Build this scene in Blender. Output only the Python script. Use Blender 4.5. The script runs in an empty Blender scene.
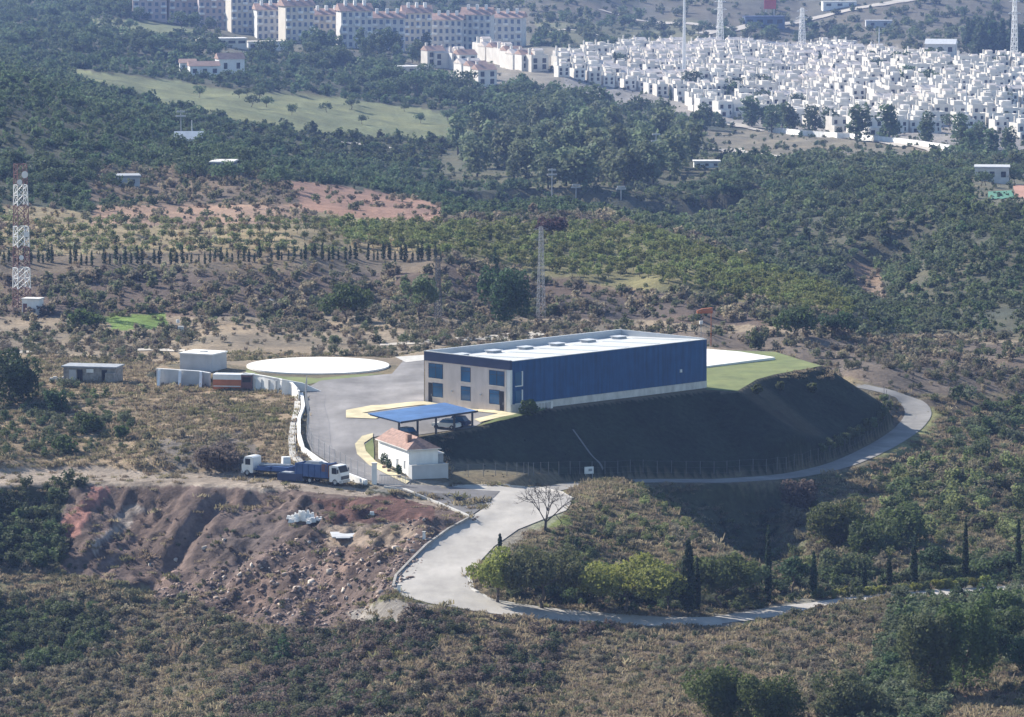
import bpy, math, random
import numpy as np
from mathutils import Vector, Matrix
from mathutils.geometry import delaunay_2d_cdt
random.seed(7); RS = np.random.RandomState(11)
sc = bpy.context.scene
COL = sc.collection
# ------------------------------------------------------------------ camera model
F, CX, CY, H, TH = 4706.0, 512.0, 358.5, 91.0, math.radians(6.5)
cT, sT = math.cos(TH), math.sin(TH)
def project(X, Y, Z):
    dz = Z - H
    d = Y*cT - dz*sT
    up = Y*sT + dz*cT
    return CX + F*X/d, CY - F*up/d
def ray(px, py):
    a = (np.asarray(px, float)-CX)/F; b = -(np.asarray(py, float)-CY)/F
    return a, cT + b*sT, -sT + b*cT          # x, y, z per unit depth
def unz(px, py, z):
    a, y, zz = ray(px, py); t = (z-H)/zz
    return a*t, y*t
def vof(Y): return CY + F*np.tan(np.arctan2(H, Y)-TH)
def yof(v): return H/np.tan(np.arctan((v-CY)/F)+TH)
# ------------------------------------------------------------------ noise
def vnoise(x, y, seed=0):
    xi = np.floor(x).astype(np.int64); yi = np.floor(y).astype(np.int64)
    fx = x-xi; fy = y-yi
    fx = fx*fx*(3-2*fx); fy = fy*fy*(3-2*fy)
    def h(a, b):
        n = (a*374761393 + b*668265263 + seed*1442695041) & 0x7fffffff
        n = ((n ^ (n >> 13))*1274126177) & 0x7fffffff
        return ((n ^ (n >> 16)) & 0xffff)/65535.0
    return (h(xi,yi)*(1-fx)+h(xi+1,yi)*fx)*(1-fy)+(h(xi,yi+1)*(1-fx)+h(xi+1,yi+1)*fx)*fy
def fbm(x, y, seed=0, o=4):
    s = 0; a = .5; t = 0
    for i in range(o):
        s = s + a*vnoise(x*2**i+17.3*i, y*2**i-9.1*i, seed+i); t += a; a *= .5
    return s/t-.5
def inpoly(px, py, poly):
    px = np.asarray(px, float); py = np.asarray(py, float)
    r = np.zeros(px.shape, bool); n = len(poly)
    for i in range(n):
        x0, y0 = poly[i]; x1, y1 = poly[(i+1) % n]
        if y0 == y1: continue
        c = ((y0 > py) != (y1 > py)) & (px < (x1-x0)*(py-y0)/(y1-y0)+x0)
        r ^= c
    return r
def segdist(X, Y, pts, closed=False):
    """distance to polyline, and interpolated third coordinate at the nearest point"""
    best = np.full(X.shape, 1e9); zz = np.zeros(X.shape)
    n = len(pts)
    for i in range(n if closed else n-1):
        a = pts[i]; b = pts[(i+1) % n]
        dx, dy = b[0]-a[0], b[1]-a[1]; L = dx*dx+dy*dy+1e-9
        t = np.clip(((X-a[0])*dx+(Y-a[1])*dy)/L, 0, 1)
        d = np.hypot(X-a[0]-t*dx, Y-a[1]-t*dy)
        m = d < best
        best[m] = d[m]
        if len(a) > 2: zz[m] = (a[2]+t*(b[2]-a[2]))[m]
    return best, zz
def smooth(a, b, x):
    t = np.clip((x-a)/(b-a), 0, 1); return t*t*(3-2*t)
# ------------------------------------------------------------------ terrain
def tps_fit(pts, lam):
    P = []
    for px, py, z in pts:
        X, Y = unz(px, py, z); P.append((512+F*X/Y, float(vof(Y)), z))
    P = np.array(P); n = len(P)
    d = np.hypot(P[:,None,0]-P[None,:,0], (P[:,None,1]-P[None,:,1])*1.6)/100
    K = np.where(d > 0, d*d*np.log(d+1e-12), 0) + lam*np.eye(n)
    A = np.zeros((n+3, n+3)); A[:n,:n] = K
    Q = np.c_[np.ones(n), P[:,0]/100, P[:,1]*1.6/100]
    A[:n,n:] = Q; A[n:,:n] = Q.T
    w = np.linalg.solve(A, np.r_[P[:,2], 0, 0, 0])
    return P, w
def tps_eval(fit, u, v):
    P, w = fit; n = len(P)
    r = w[n]+w[n+1]*u/100+w[n+2]*v*1.6/100
    for i in range(n):
        d2 = ((u-P[i,0])**2+((v-P[i,1])*1.6)**2)/1e4
        r = r + w[i]*.5*d2*np.log(d2+1e-12)
    return r
BASE = [(0,717,-25),(100,717,-24),(250,717,-18),(400,717,-14),(500,717,-13),(650,717,-12.5),(800,717,-11),(1024,717,-9),
(0,650,-22),(100,650,-21),(200,660,-20),(300,650,-18),(350,640,-16.5),(420,650,-12.6),(550,660,-12.8),(700,650,-12.5),(850,650,-12),(1000,650,-10.5),
(390,600,-11),(450,620,-11.3),(430,590,-10),(520,610,-11.3),(600,621,-12),(700,627,-12.8),(770,609.5,-12.2),(810,603.2,-11.9),(850,598.8,-11.7),(890,596.5,-11.7),(932,597.5,-12),(1024,590,-11.4),
(560,600,-12.2),(650,610,-12.8),(800,598,-14.2),(950,586,-13.8),(1024,580,-13.6),
(480,570,-9.4),(500,535,-8),(455,560,-9.2),(530,512,-6.9),(520,498,-6.3),(478,492,-6),
(590,492,-7.2),(650,508,-9),(700,535,-11),(740,558,-12.8),(790,575,-14.3),(560,520,-7.6),(580,560,-10.3),(650,580,-12),(540,575,-10.3),
(720,513,-15.2),(730,535,-18),(745,550,-20),(690,508,-13.6),(770,560,-20.2),(660,497,-12),(790,548,-18.5),(600,450,-10),(700,450,-11.7),(780,440,-12.2),(830,430,-12),(600,420,-10),(700,420,-11.2),(780,410,-11.5),(830,400,-10),(500,455,-6.8),
(950,420,-11.5),(1000,420,-12),(1000,460,-12),(940,460,-13),(900,480,-13.5),(860,500,-13.8),(830,520,-15),(900,540,-15.5),(1000,520,-14.5),(1024,480,-14),(960,565,-15),(860,570,-15.5),
(0,478,-6.5),(60,475,-7),(150,476,-6.3),(230,478,-5.8),(300,480,-5.5),(380,492,-6),(430,505,-6.5),(460,515,-6.8),
(80,488,-7.3),(200,487,-6.5),(300,492,-6.3),(400,500,-7),(420,510,-7.2),(400,545,-9),(350,530,-8.3),(300,520,-8.2),(260,560,-12.3),
(330,600,-15.0),(250,600,-16.7),(150,590,-17.3),(60,570,-15.7),(0,570,-15.7),(100,520,-10.6),(180,530,-11.1),(0,520,-11.2),(410,560,-9),
(0,460,-5.5),(100,450,-5),(200,450,-4),(270,455,-4.2),(0,420,-3.5),(100,420,-3),(200,415,-2),(280,410,-1.4),(0,385,-2),(92,380,-1.2),(160,386,-1.6),(220,388,-1.2),(270,392,-.8),
(92,365,-1.2),(0,350,-3),(100,350,-2.5),(200,352,-1.5),(300,350,-1),(420,348,-1.5),(540,335,-2),(450,340,-1.5),(600,330,-4),(700,340,-4.5),(800,350,-6),(850,365,-6.5),(950,370,-8.5),(1024,370,-10),(950,390,-8.5),(1024,400,-12),
(460,480,-5.6),(450,470,-5.5),(500,480,-6),(560,480,-8.3),(640,477,-9.8),(720,478,-11),(790,472,-11.5),(840,458,-11.8),(870,435,-11.3),(880,410,-9.6),(884,395,-7.8),(850,382,-7),
(0,325,-3),(100,325,-3.5),(180,330,-4),(300,320,-4),(400,325,-3),(400,312,-4.5),(470,318,-6),(541,318,-8),(640,318,-8),(720,330,-7),(850,338,-8),
(0,300,-2.5),(100,295,-1),(200,295,-.5),(300,300,-3),(380,290,-3),(0,262,3),(100,260,3),(200,258,2.5),(300,260,2),(440,262,0),(500,270,-3),(560,280,-4.5),(650,290,-4),(700,297,-4.5),(800,312,-5.5),(850,322,-7),
(0,240,3),(100,240,2),(200,240,1.5),(0,215,0),(200,215,-1),(340,225,-1.5),(400,240,0),(500,240,-1.5),(600,240,-3),(700,255,-4),(800,280,-6),(860,308,-9),
(900,335,-14),(960,330,-14),(880,310,-16),(800,265,-17),(700,235,-13),(640,222,-11),
(1000,300,-12),(950,270,-12),(900,240,-12),(1000,240,-9),(800,220,-17),(900,205,-12),(1000,205,-11),(750,190,-20),(900,180,-20),(1000,190,-18),(850,160,-28),(1000,160,-28),(700,165,-28),
(200,195,-1),(120,187,0),(230,180,0),(300,190,-5),(400,210,-6),(440,200,-9),(0,200,2),(0,160,6),(100,160,3),(0,100,15),(100,110,4),(0,75,12),(200,140,-6),(300,160,-16),(400,170,-24),(480,186,-21),(560,183,-20),(640,184,-21),(720,186,-22),(480,201,-25),(560,203,-25),(640,205,-26),(720,200,-25),(480,208,-15),(560,205,-14),(350,185,-10),
(60,72,-10),(250,105,-20),(450,135,-32),(150,92,-16),(450,110,-30),(250,85,-20),(100,55,-12),(550,130,-34),
(0,40,-10),(200,50,-20),(350,60,-28),(450,75,-34),(250,38,-24),(400,50,-30),(500,60,-34),
(620,110,-40),(800,135,-42),(1024,150,-42),(620,55,-38),(800,55,-40),(1024,70,-40),(700,80,-42),(900,100,-42),
(600,20,-25),(800,20,-27),(1000,25,-30),(500,0,-22),(800,0,-18),(0,0,-12),(0,20,-15),(250,0,-22)]
PLAT = [(245,357,0),(320,352,0),(200,361,0),(392,357,0),(158,365,0),(500,342,0),(775,351,0),(800,359,0),(280,372,0),(350,378,0),(310,392,0),(245,374,0),(158,369,0),(390,372,0),(317,366,0),(424,404,0),(510,412,0),(706,389,0),(824,366,0),(775,357,0),(740,390,0),(600,345,0),(450,350,0),(600,402,0),
(325,430,-2),(300,430,-1.8),(345,460,-3.8),(305,455,-3.6),(372,460,-4.0),(408,479,-5),(446,485,-5.4),(350,480,-5.2),(395,489,-5.6),(471,429,-1.4),(412,434,-1.5),(372,428,-1.5),(440,420,-1.0),(380,400,-.4),(355,415,-.8)]
PPOLY = [(156,370,0),(200,374.5,0),(245,380,-.2),(285,385,-.1),(301,393,-.2),(304,410,-1),(299,435,-2.2),(301,452,-3.4),(318,462,-4.2),(345,476,-5),(380,490,-5.6),(446,488,-5.5),(449,481,-5.3),
(414,438,-1.6),(475,430,-1.4),(500,420,-.5),(548,409.8,0),(706,391,0),(738,392,0),(757,380,0),(775,375,0),(824,366,0),(800,359,0),(775,351,0),(706,346,0),(625,332,0),(500,342,0),(425,350,0),(392,357,0),(318,355.5,0),(250,360,0),(200,361,0),(158,365,0)]
PW = [(*map(float, unz(x, y, z)), z) for x, y, z in PPOLY]
ROADS = {  # centre line (px, py, z), half width for flattening
 'main': ([(405,488,-5.6),(478,492,-6),(522,500,-6.3),(530,514,-6.8),(500,535,-8),(458,560,-9.2),(434,580,-10),(445,597,-10.5),(490,607,-11.2),(560,615,-12),(640,621,-12.6),(720,622,-13.2),(820,604,-14),(920,594,-13.3),(1060,588,-13.2)], 5.0),
 'toe': ([(540,492,-7.1),(562,486.5,-8.6),(600,482.5,-9.5),(660,481,-10.4),(720,481.5,-11.2),(790,477,-11.7),(840,466,-11.8),(880,448,-11.4),(908,430,-11),(921,413,-10.2),(910,400,-9),(888,392,-7.8),(860,386,-7)], 3.0),
 'dump_track': ([(-60,482,-6.5),(60,477,-7),(150,478,-6.3),(230,480,-5.8),(300,482,-5.6),(380,494,-6.1),(430,505,-6.5),(462,512,-6.8)], 4.5),
}
RW = {k: ([(*map(float, unz(x, y, z)), z) for x, y, z in p], w) for k, (p, w) in ROADS.items()}
fitB = tps_fit(BASE + [(p, -45, 10) for p in ()], .02); fitP = tps_fit(PLAT, .02)
U = np.r_[-9000, -5000, -3000, -1800, -1000, -600, -400, -300, np.arange(-240, 1266, 2.5), 1320, 1420, 1600, 2000, 2800, 4000, 6000, 10000]
V = np.r_[np.array([-150., -130, -115, -100, -90, -82, -74, -66, -60]), np.arange(-55, 160, 1.6), np.arange(160, 370, 1.15), np.arange(370, 560, .65), np.arange(560, 745, 1.0), np.array([755., 770, 800, 850, 950, 1100, 1400, 2000, 4000, 9000, 30000])]
gu, gv = np.meshgrid(U, V)
GY = yof(gv); GX = (gu-512)/F*GY
cu = np.clip(gu, -140, 1164); cv = np.clip(gv, 0, 735)
base = tps_eval(fitB, cu, cv)
# far rise beyond the view, and the deep-nothing outside it
far = np.clip(GY-3050, 0, None); base = base + far*.085 - np.clip(far-2500, 0, None)*.06
# noise relief
amp = np.interp(GY, [500, 900, 1500, 3000], [.9, 1.6, 3.0, 3.5])
base = base + fbm(GX/14, GY/22, 3)*amp*1.0 + fbm(GX/55, GY/80, 8)*amp*1.0
VIL = [(560,62),(620,45),(800,42),(1060,58),(1060,160),(940,148),(780,133),(700,120),(560,92)]
bx, by = project(GX, GY, base)
vil = inpoly(bx, by, VIL) 
dump = inpoly(bx, by, [(70,490),(200,486),(420,504),(470,525),(420,560),(390,600),(330,640),(200,610),(60,575)])
dn = fbm(GX/5, GY/5, 21, 4)
base = np.where(dump, base + dn*2.2 + fbm(GX/1.8, GY/2.2, 23, 3)*1.5 + fbm((GX-GY*.35)/3.2, GY/26, 33, 3)*2.1 + fbm(GX/12, GY/12, 31)*2.6, base)
# ravine on the right-hand hill
rav = [(*map(float, unz(x, y, z)),) for x, y, z in [(892,228,-11.5),(872,246,-12),(858,262,-13),(842,285,-15)]]
rd, _ = segdist(GX, GY, rav)
base = base - 9*np.exp(-(rd/12)**2)
# shaded bank under the village wood
rpx = 512+F*GX/GY
yl = 1442+10*np.sin(rpx/37.)
s_ = GY-yl
base = base - 8.5*(1-smooth(-6, 3, s_))*np.exp(-(np.minimum(s_, 0)/75)**2)*smooth(415, 475, rpx)*(1-smooth(730, 800, rpx))
for k, (p, w) in RW.items():
    d, z = segdist(GX, GY, p)
    m = smooth(w+(2.2 if k == 'toe' else 5), w, d); base = base*(1-m) + z*m
plat = tps_eval(fitP, np.clip(gu, 100, 900), np.clip(gv, 330, 520))
PXY = [(a, b) for a, b, _ in PW]
ins = inpoly(GX, GY, PXY)
d, pz = segdist(GX, GY, PW, True)
up = pz - .64*d; lo = pz + .5*d
out = np.maximum(base, np.minimum(up, pz))
out = np.where(d < 40, np.minimum(out, np.maximum(lo, base*0+lo)), out)
for k in ('toe', 'main'):
    p, w = RW[k]; rdd, z = segdist(GX, GY, p); m = smooth(w+1.2, w, rdd); out = out*(1-m)+z*m
inn = pz + (plat-pz)*smooth(0, 7, d)
GZ = np.where(ins, inn, out)
def hq(X, Y):
    X = np.asarray(X, float); Y = np.asarray(Y, float)
    u = 512+F*X/Y; v = vof(Y)
    iu = np.clip(np.searchsorted(U, u)-1, 0, len(U)-2); iv = np.clip(np.searchsorted(V, v)-1, 0, len(V)-2)
    fu = np.clip((u-U[iu])/(U[iu+1]-U[iu]), 0, 1); fv = np.clip((v-V[iv])/(V[iv+1]-V[iv]), 0, 1)
    return (GZ[iv,iu]*(1-fu)+GZ[iv,iu+1]*fu)*(1-fv)+(GZ[iv+1,iu]*(1-fu)+GZ[iv+1,iu+1]*fu)*fv
def hit(px, py):
    px = np.atleast_1d(np.asarray(px, float)); py = np.atleast_1d(np.asarray(py, float))
    a, y, z = ray(px, py)
    ts = 1/np.linspace(1/430., 1/4600., 900)
    lo = np.full(px.shape, ts[0]); hi = np.full(px.shape, ts[-1]); done = np.zeros(px.shape, bool)
    prev = ts[0]
    for t in ts[1:]:
        below = (H+z*t) < hq(a*t, y*t)
        new = below & ~done
        lo[new] = prev; hi[new] = t; done |= below; prev = t
    for _ in range(14):
        mid = (lo+hi)/2; b = (H+z*mid) < hq(a*mid, y*mid)
        hi = np.where(b, mid, hi); lo = np.where(b, lo, mid)
    X, Y = a*hi, y*hi
    return X, Y, hq(X, Y)
def at(px, py):
    X, Y, Z = hit([px], [py]); return Vector((float(X[0]), float(Y[0]), float(Z[0])))
def ground(x, y): return float(hq(np.array([x]), np.array([y]))[0])
# ------------------------------------------------------------------ materials
def mat(name, col, rough=.8, var=.12, scale=1.5, metal=0, bump=0, col2=None, spec=.3, detail=5):
    m = bpy.data.materials.new(name); m.use_nodes = True
    nt = m.node_tree; N = nt.nodes; L = nt.links; b = N['Principled BSDF']
    b.inputs['Roughness'].default_value = rough; b.inputs['Metallic'].default_value = metal
    b.inputs['Specular IOR Level'].default_value = spec
    tc = N.new('ShaderNodeTexCoord'); nz = N.new('ShaderNodeTexNoise')
    nz.inputs['Scale'].default_value = scale; nz.inputs['Detail'].default_value = detail
    L.new(tc.outputs['Object'], nz.inputs['Vector'])
    rp = N.new('ShaderNodeValToRGB'); rp.color_ramp.elements[0].position = .3; rp.color_ramp.elements[1].position = .7
    c = np.array(col); lo = c*(1-var) if col2 is None else np.array(col2); hi = np.clip(c*(1+var), 0, .95)
    rp.color_ramp.elements[0].color = (*lo, 1); rp.color_ramp.elements[1].color = (*hi, 1)
    L.new(nz.outputs['Fac'], rp.inputs['Fac']); L.new(rp.outputs['Color'], b.inputs['Base Color'])
    if bump:
        bp = N.new('ShaderNodeBump'); bp.inputs['Strength'].default_value = bump; bp.inputs['Distance'].default_value = .05
        L.new(nz.outputs['Fac'], bp.inputs['Height']); L.new(bp.outputs['Normal'], b.inputs['Normal'])
    return m
def add_waves(m, scale, depth, axis='X', dist=.05):
    nt = m.node_tree; N = nt.nodes; L = nt.links; b = N['Principled BSDF']
    tc = N.new('ShaderNodeTexCoord'); w = N.new('ShaderNodeTexWave'); w.bands_direction = axis
    w.inputs['Scale'].default_value = scale; L.new(tc.outputs['Object'], w.inputs['Vector'])
    bp = N.new('ShaderNodeBump'); bp.inputs['Strength'].default_value = depth; bp.inputs['Distance'].default_value = dist
    L.new(w.outputs['Fac'], bp.inputs['Height']); L.new(bp.outputs['Normal'], b.inputs['Normal'])
    return m
def leafmat(name, col, var=.35, hue=.02, instancer=False, rough=.75, trans=.45):
    m = bpy.data.materials.new(name); m.use_nodes = True
    nt = m.node_tree; N = nt.nodes; L = nt.links; b = N['Principled BSDF']
    b.inputs['Roughness'].default_value = rough; b.inputs['Specular IOR Level'].default_value = .2
    hs = N.new('ShaderNodeHueSaturation')
    oi = N.new('ShaderNodeObjectInfo'); tc = N.new('ShaderNodeTexCoord'); nz = N.new('ShaderNodeTexNoise')
    nz.inputs['Scale'].default_value = 1.1; L.new(tc.outputs['Object'], nz.inputs['Vector'])
    mr = N.new('ShaderNodeMapRange'); mr.inputs['To Min'].default_value = 1-var; mr.inputs['To Max'].default_value = 1+var
    ad = N.new('ShaderNodeMath'); ad.operation = 'ADD'
    m2 = N.new('ShaderNodeMath'); m2.operation = 'MULTIPLY'; m2.inputs[1].default_value = .6
    L.new(oi.outputs['Random'], m2.inputs[0]); L.new(m2.outputs[0], ad.inputs[0])
    m3 = N.new('ShaderNodeMath'); m3.operation = 'MULTIPLY'; m3.inputs[1].default_value = .4
    L.new(nz.outputs['Fac'], m3.inputs[0]); L.new(m3.outputs[0], ad.inputs[1])
    L.new(ad.outputs[0], mr.inputs['Value']); L.new(mr.outputs['Result'], hs.inputs['Value'])
    mh = N.new('ShaderNodeMapRange'); mh.inputs['To Min'].default_value = .5-hue; mh.inputs['To Max'].default_value = .5+hue
    L.new(oi.outputs['Random'], mh.inputs['Value']); L.new(mh.outputs['Result'], hs.inputs['Hue'])
    if instancer:
        at_ = N.new('ShaderNodeAttribute'); at_.attribute_type = 'INSTANCER'; at_.attribute_name = 'tint'
        L.new(at_.outputs['Color'], hs.inputs['Color'])
    else: hs.inputs['Color'].default_value = (*col, 1)
    L.new(hs.outputs['Color'], b.inputs['Base Color'])
    tr = N.new('ShaderNodeBsdfTranslucent'); mx = N.new('ShaderNodeMixShader'); mx.inputs['Fac'].default_value = trans
    L.new(hs.outputs['Color'], tr.inputs['Color']); L.new(b.outputs[0], mx.inputs[1]); L.new(tr.outputs[0], mx.inputs[2]); L.new(mx.outputs[0], N['Material Output'].inputs['Surface'])
    return m
def vary(m, lo, hi):
    nt = m.node_tree; N = nt.nodes; L = nt.links; b = N['Principled BSDF']; src = b.inputs['Base Color'].links[0].from_socket
    oi = N.new('ShaderNodeObjectInfo'); r = N.new('ShaderNodeValToRGB'); r.color_ramp.elements[0].color = (*lo, 1); r.color_ramp.elements[1].color = (*hi, 1)
    mx = N.new('ShaderNodeMix'); mx.data_type = 'RGBA'; mx.blend_type = 'MULTIPLY'; mx.inputs[0].default_value = 1
    L.new(oi.outputs['Random'], r.inputs['Fac']); L.new(src, mx.inputs[6]); L.new(r.outputs['Color'], mx.inputs[7]); L.new(mx.outputs[2], b.inputs['Base Color'])
M = {}
M['white'] = mat('white_painted_render', (.78,.77,.74), .8, .06, .7)
M['offwhite'] = mat('aged_white_render', (.62,.60,.56), .85, .15, .6)
M['grey_white'] = mat('grey_painted_wall', (.46,.47,.48), .85, .12, .5)
M['panel'] = mat('precast_concrete_panel', (.66,.56,.50), .85, .06, .4)
M['navy'] = mat('navy_metal_fascia', (.035,.05,.11), .5, .1, .5)
M['blue_clad'] = add_waves(mat('blue_ribbed_cladding', (.015,.074,.20), .5, .14, .5), 1.1, .5)
M['blue_roof'] = add_waves(mat('blue_corrugated_sheet', (.10,.20,.40), .45, .08, .4), 1.6, .4)
M['roof_white'] = add_waves(mat('pale_metal_roof', (.58,.58,.56), .5, .07, .25), .9, .3, 'Y')
M['roof_lite'] = mat('translucent_roof_strip', (.38,.40,.38), .35, .1, .3)
M['parapet'] = mat('grey_parapet_metal', (.50,.52,.54), .6, .08, .4)
M['plinth'] = mat('pale_concrete_plinth', (.60,.58,.54), .9, .1, .6)
M['glass'] = mat('dark_blue_window_glass', (.035,.12,.235), .08, .3, .35, spec=.6)
M['dark'] = mat('dark_opening', (.018,.02,.026), .4, .2)
M['pylon'] = mat('weathered_pylon_steel', (.30,.31,.33), .6, .1)
M['steel'] = mat('galvanised_steel', (.42,.43,.44), .5, .1, 2, .4)
M['fencegrey'] = mat('weathered_fence_wire', (.16,.16,.16), .7, .1)
M['darksteel'] = mat('dark_painted_steel', (.05,.055,.07), .5, .1)
M['mastwhite'] = mat('white_mast_paint', (.74,.74,.73), .5, .05)
M['mastred'] = mat('faded_red_mast_paint', (.17,.085,.08), .6, .15)
M['red'] = mat('red_paint', (.55,.06,.05), .5, .1)
M['orange'] = mat('orange_paint', (.46,.15,.06), .6, .15, .8)
M['terracotta'] = add_waves(mat('terracotta_tiles', (.33,.20,.155), .85, .3, 2.2, col2=(.20,.125,.10)), 1.4, .8)
M['terr_far'] = mat('terracotta_roof', (.38,.25,.20), .85, .2, .6)
M['cream'] = mat('cream_painted_paving', (.58,.50,.31), .85, .1, .5)
M['pad'] = mat('white_painted_concrete', (.76,.75,.70), .8, .08, .25)
M['asphalt'] = mat('worn_grey_asphalt', (.205,.195,.19), .9, .34, .10, bump=.1, detail=8)
M['asphalt_dark'] = mat('dark_asphalt', (.13,.125,.125), .9, .2, .2, detail=8)
M['road'] = mat('pale_dusty_road', (.37,.345,.31), .9, .14, .18, detail=9)
M['road_toe'] = mat('pale_grey_lane', (.23,.22,.205), .9, .14, .2, detail=8)
M['dirt'] = mat('pale_dirt_track', (.42,.38,.32), .95, .2, .25, detail=8)
M['kerb'] = mat('concrete_kerb', (.48,.46,.42), .9, .15, .8)
M['stone'] = mat('rubble_stone_wall', (.30,.28,.25), .95, .35, 1.6, bump=.4)
M['rock'] = mat('pale_broken_rock', (.36,.29,.245), .95, .4, .9, bump=.5)
M['bark'] = mat('tree_bark', (.12,.095,.075), .95, .3, 3)
M['barebark'] = mat('grey_bare_bark', (.075,.062,.052), .95, .25, 3)
M['truckblue'] = mat('blue_truck_paint', (.05,.10,.24), .45, .2, .8)
M['truckwhite'] = mat('white_truck_paint', (.76,.76,.74), .4, .06)
M['silver'] = mat('silver_car_paint', (.50,.52,.55), .35, .05, metal=.3)
M['tyre'] = mat('black_rubber', (.02,.02,.02), .9, .2)
M['tarp'] = mat('dusty_grey_load', (.30,.32,.34), .8, .2, 1.5)
M['lawn'] = mat('mown_lawn', (.145,.165,.055), .95, .2, .25, col2=(.11,.14,.045), detail=9)
M['verge'] = mat('rough_green_verge', (.085,.115,.035), .95, .3, .3, detail=9)
M['court'] = mat('green_court_surface', (.10,.26,.16), .8, .1)
M['clay'] = mat('terracotta_court', (.48,.25,.17), .8, .1)
M['leaf'] = leafmat('broad_dark_leaves', (0.075,0.108,0.040))
M['leaf_olive'] = leafmat('grey_olive_leaves', (0.115,0.142,0.068))
M['leaf_yellow'] = leafmat('yellow_green_leaves', (0.216,0.230,0.061))
M['leaf_pine'] = leafmat('dark_pine_needles', (0.054,0.089,0.041))
M['leaf_cyp'] = leafmat('cypress_needles', (0.035,0.057,0.030), .25)
M['leaf_orch'] = leafmat('bright_orchard_leaves', (0.175,0.20,0.072))
M['leaf_far'] = leafmat('distant_tree_leaves', (0.092,0.131,0.068))
M['leaf_sapling'] = leafmat('pale_sapling_leaves', (.20,.215,.095))
M['leaf_euc'] = leafmat('grey_eucalyptus_leaves', (0.144,0.177,0.101))
M['scrub'] = leafmat('scrub_leaves', (0.135,0.135,0.068), .35, .015, True)
def groundmat():
    m = bpy.data.materials.new('earth_and_dry_grass'); m.use_nodes = True
    nt = m.node_tree; N = nt.nodes; L = nt.links; b = N['Principled BSDF']
    b.inputs['Roughness'].default_value = .95; b.inputs['Specular IOR Level'].default_value = .1
    a = N.new('ShaderNodeVertexColor'); a.layer_name = 'Col'
    tc = N.new('ShaderNodeTexCoord')
    def noise(s, d=6):
        n = N.new('ShaderNodeTexNoise'); n.inputs['Scale'].default_value = s; n.inputs['Detail'].default_value = d
        n.inputs['Roughness'].default_value = .7
        L.new(tc.outputs['Object'], n.inputs['Vector']); return n
    n1 = noise(1.1, 10); n2 = noise(.06, 6)
    mr = N.new('ShaderNodeMapRange'); mr.inputs['From Min'].default_value = .25; mr.inputs['From Max'].default_value = .75
    mr.inputs['To Min'].default_value = .5; mr.inputs['To Max'].default_value = 1.5
    L.new(n1.outputs['Fac'], mr.inputs['Value'])
    mr2 = N.new('ShaderNodeMapRange'); mr2.inputs['From Min'].default_value = .3; mr2.inputs['From Max'].default_value = .7
    mr2.inputs['To Min'].default_value = .75; mr2.inputs['To Max'].default_value = 1.25
    L.new(n2.outputs['Fac'], mr2.inputs['Value'])
    mu = N.new('ShaderNodeMath'); mu.operation = 'MULTIPLY'; L.new(mr.outputs[0], mu.inputs[0]); L.new(mr2.outputs[0], mu.inputs[1])
    hs = N.new('ShaderNodeHueSaturation'); L.new(a.outputs['Color'], hs.inputs['Color']); L.new(mu.outputs[0], hs.inputs['Value'])
    L.new(hs.outputs['Color'], b.inputs['Base Color'])
    bp = N.new('ShaderNodeBump'); bp.inputs['Strength'].default_value = .8; bp.inputs['Distance'].default_value = .6
    L.new(n1.outputs['Fac'], bp.inputs['Height']); L.new(bp.outputs['Normal'], b.inputs['Normal'])
    return m
M['village_white'] = mat('weathered_whitewash', (.72,.70,.66), .85, .12, .25)
M['ground'] = groundmat()
def add_wear(m, scale, amt, stretch=(1,1,1)):
    m = M[m]; nt = m.node_tree; N = nt.nodes; L = nt.links; b = N['Principled BSDF']; src = b.inputs['Base Color'].links[0].from_socket
    tc = N.new('ShaderNodeTexCoord'); mp = N.new('ShaderNodeMapping'); mp.inputs['Scale'].default_value = stretch; nz = N.new('ShaderNodeTexNoise')
    nz.inputs['Scale'].default_value = scale; nz.inputs['Detail'].default_value = 7; nz.inputs['Roughness'].default_value = .65
    L.new(tc.outputs['Object'], mp.inputs['Vector']); L.new(mp.outputs['Vector'], nz.inputs['Vector'])
    mr = N.new('ShaderNodeMapRange'); mr.inputs['From Min'].default_value = .32; mr.inputs['From Max'].default_value = .68; mr.inputs['To Min'].default_value = 1-amt; mr.inputs['To Max'].default_value = 1+amt
    hs = N.new('ShaderNodeHueSaturation'); L.new(nz.outputs['Fac'], mr.inputs['Value']); L.new(mr.outputs['Result'], hs.inputs['Value']); L.new(src, hs.inputs['Color']); L.new(hs.outputs['Color'], b.inputs['Base Color'])
for k_, s_, a_, st_ in (('blue_clad', .9, .28, (1.6, 1, .12)), ('road', .35, .16, (1, .35, 1)), ('road_toe', .3, .18, (1, 1, 1)), ('asphalt', .28, .2, (1, .3, 1)), ('asphalt_dark', .4, .2, (1, 1, 1)), ('pad', .22, .16, (1, .6, 1)), ('panel', .7, .12, (1, 1, .25)), ('white', .8, .1, (1, 1, .25)), ('plinth', .8, .2, (1, 1, .4)), ('roof_white', .4, .14, (1, .3, 1)), ('lawn', .3, .2, (1, .5, 1)), ('cream', .5, .15, (1, 1, 1)), ('blue_roof', .6, .2, (.3, 1, 1)), ('village_white', .12, .08, (1, 1, .5))):
    add_wear(k_, s_, a_, st_)
vary(M['village_white'], (.84,.81,.76), (1,.98,.95))
M['paleboulder'] = mat('pale_boulder', (.48,.41,.35), .95, .3, 1.5)
M['rock_t'] = leafmat('broken_rock', (0.405,0.270,0.270), .3, .005, True, .9, 0)
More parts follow.
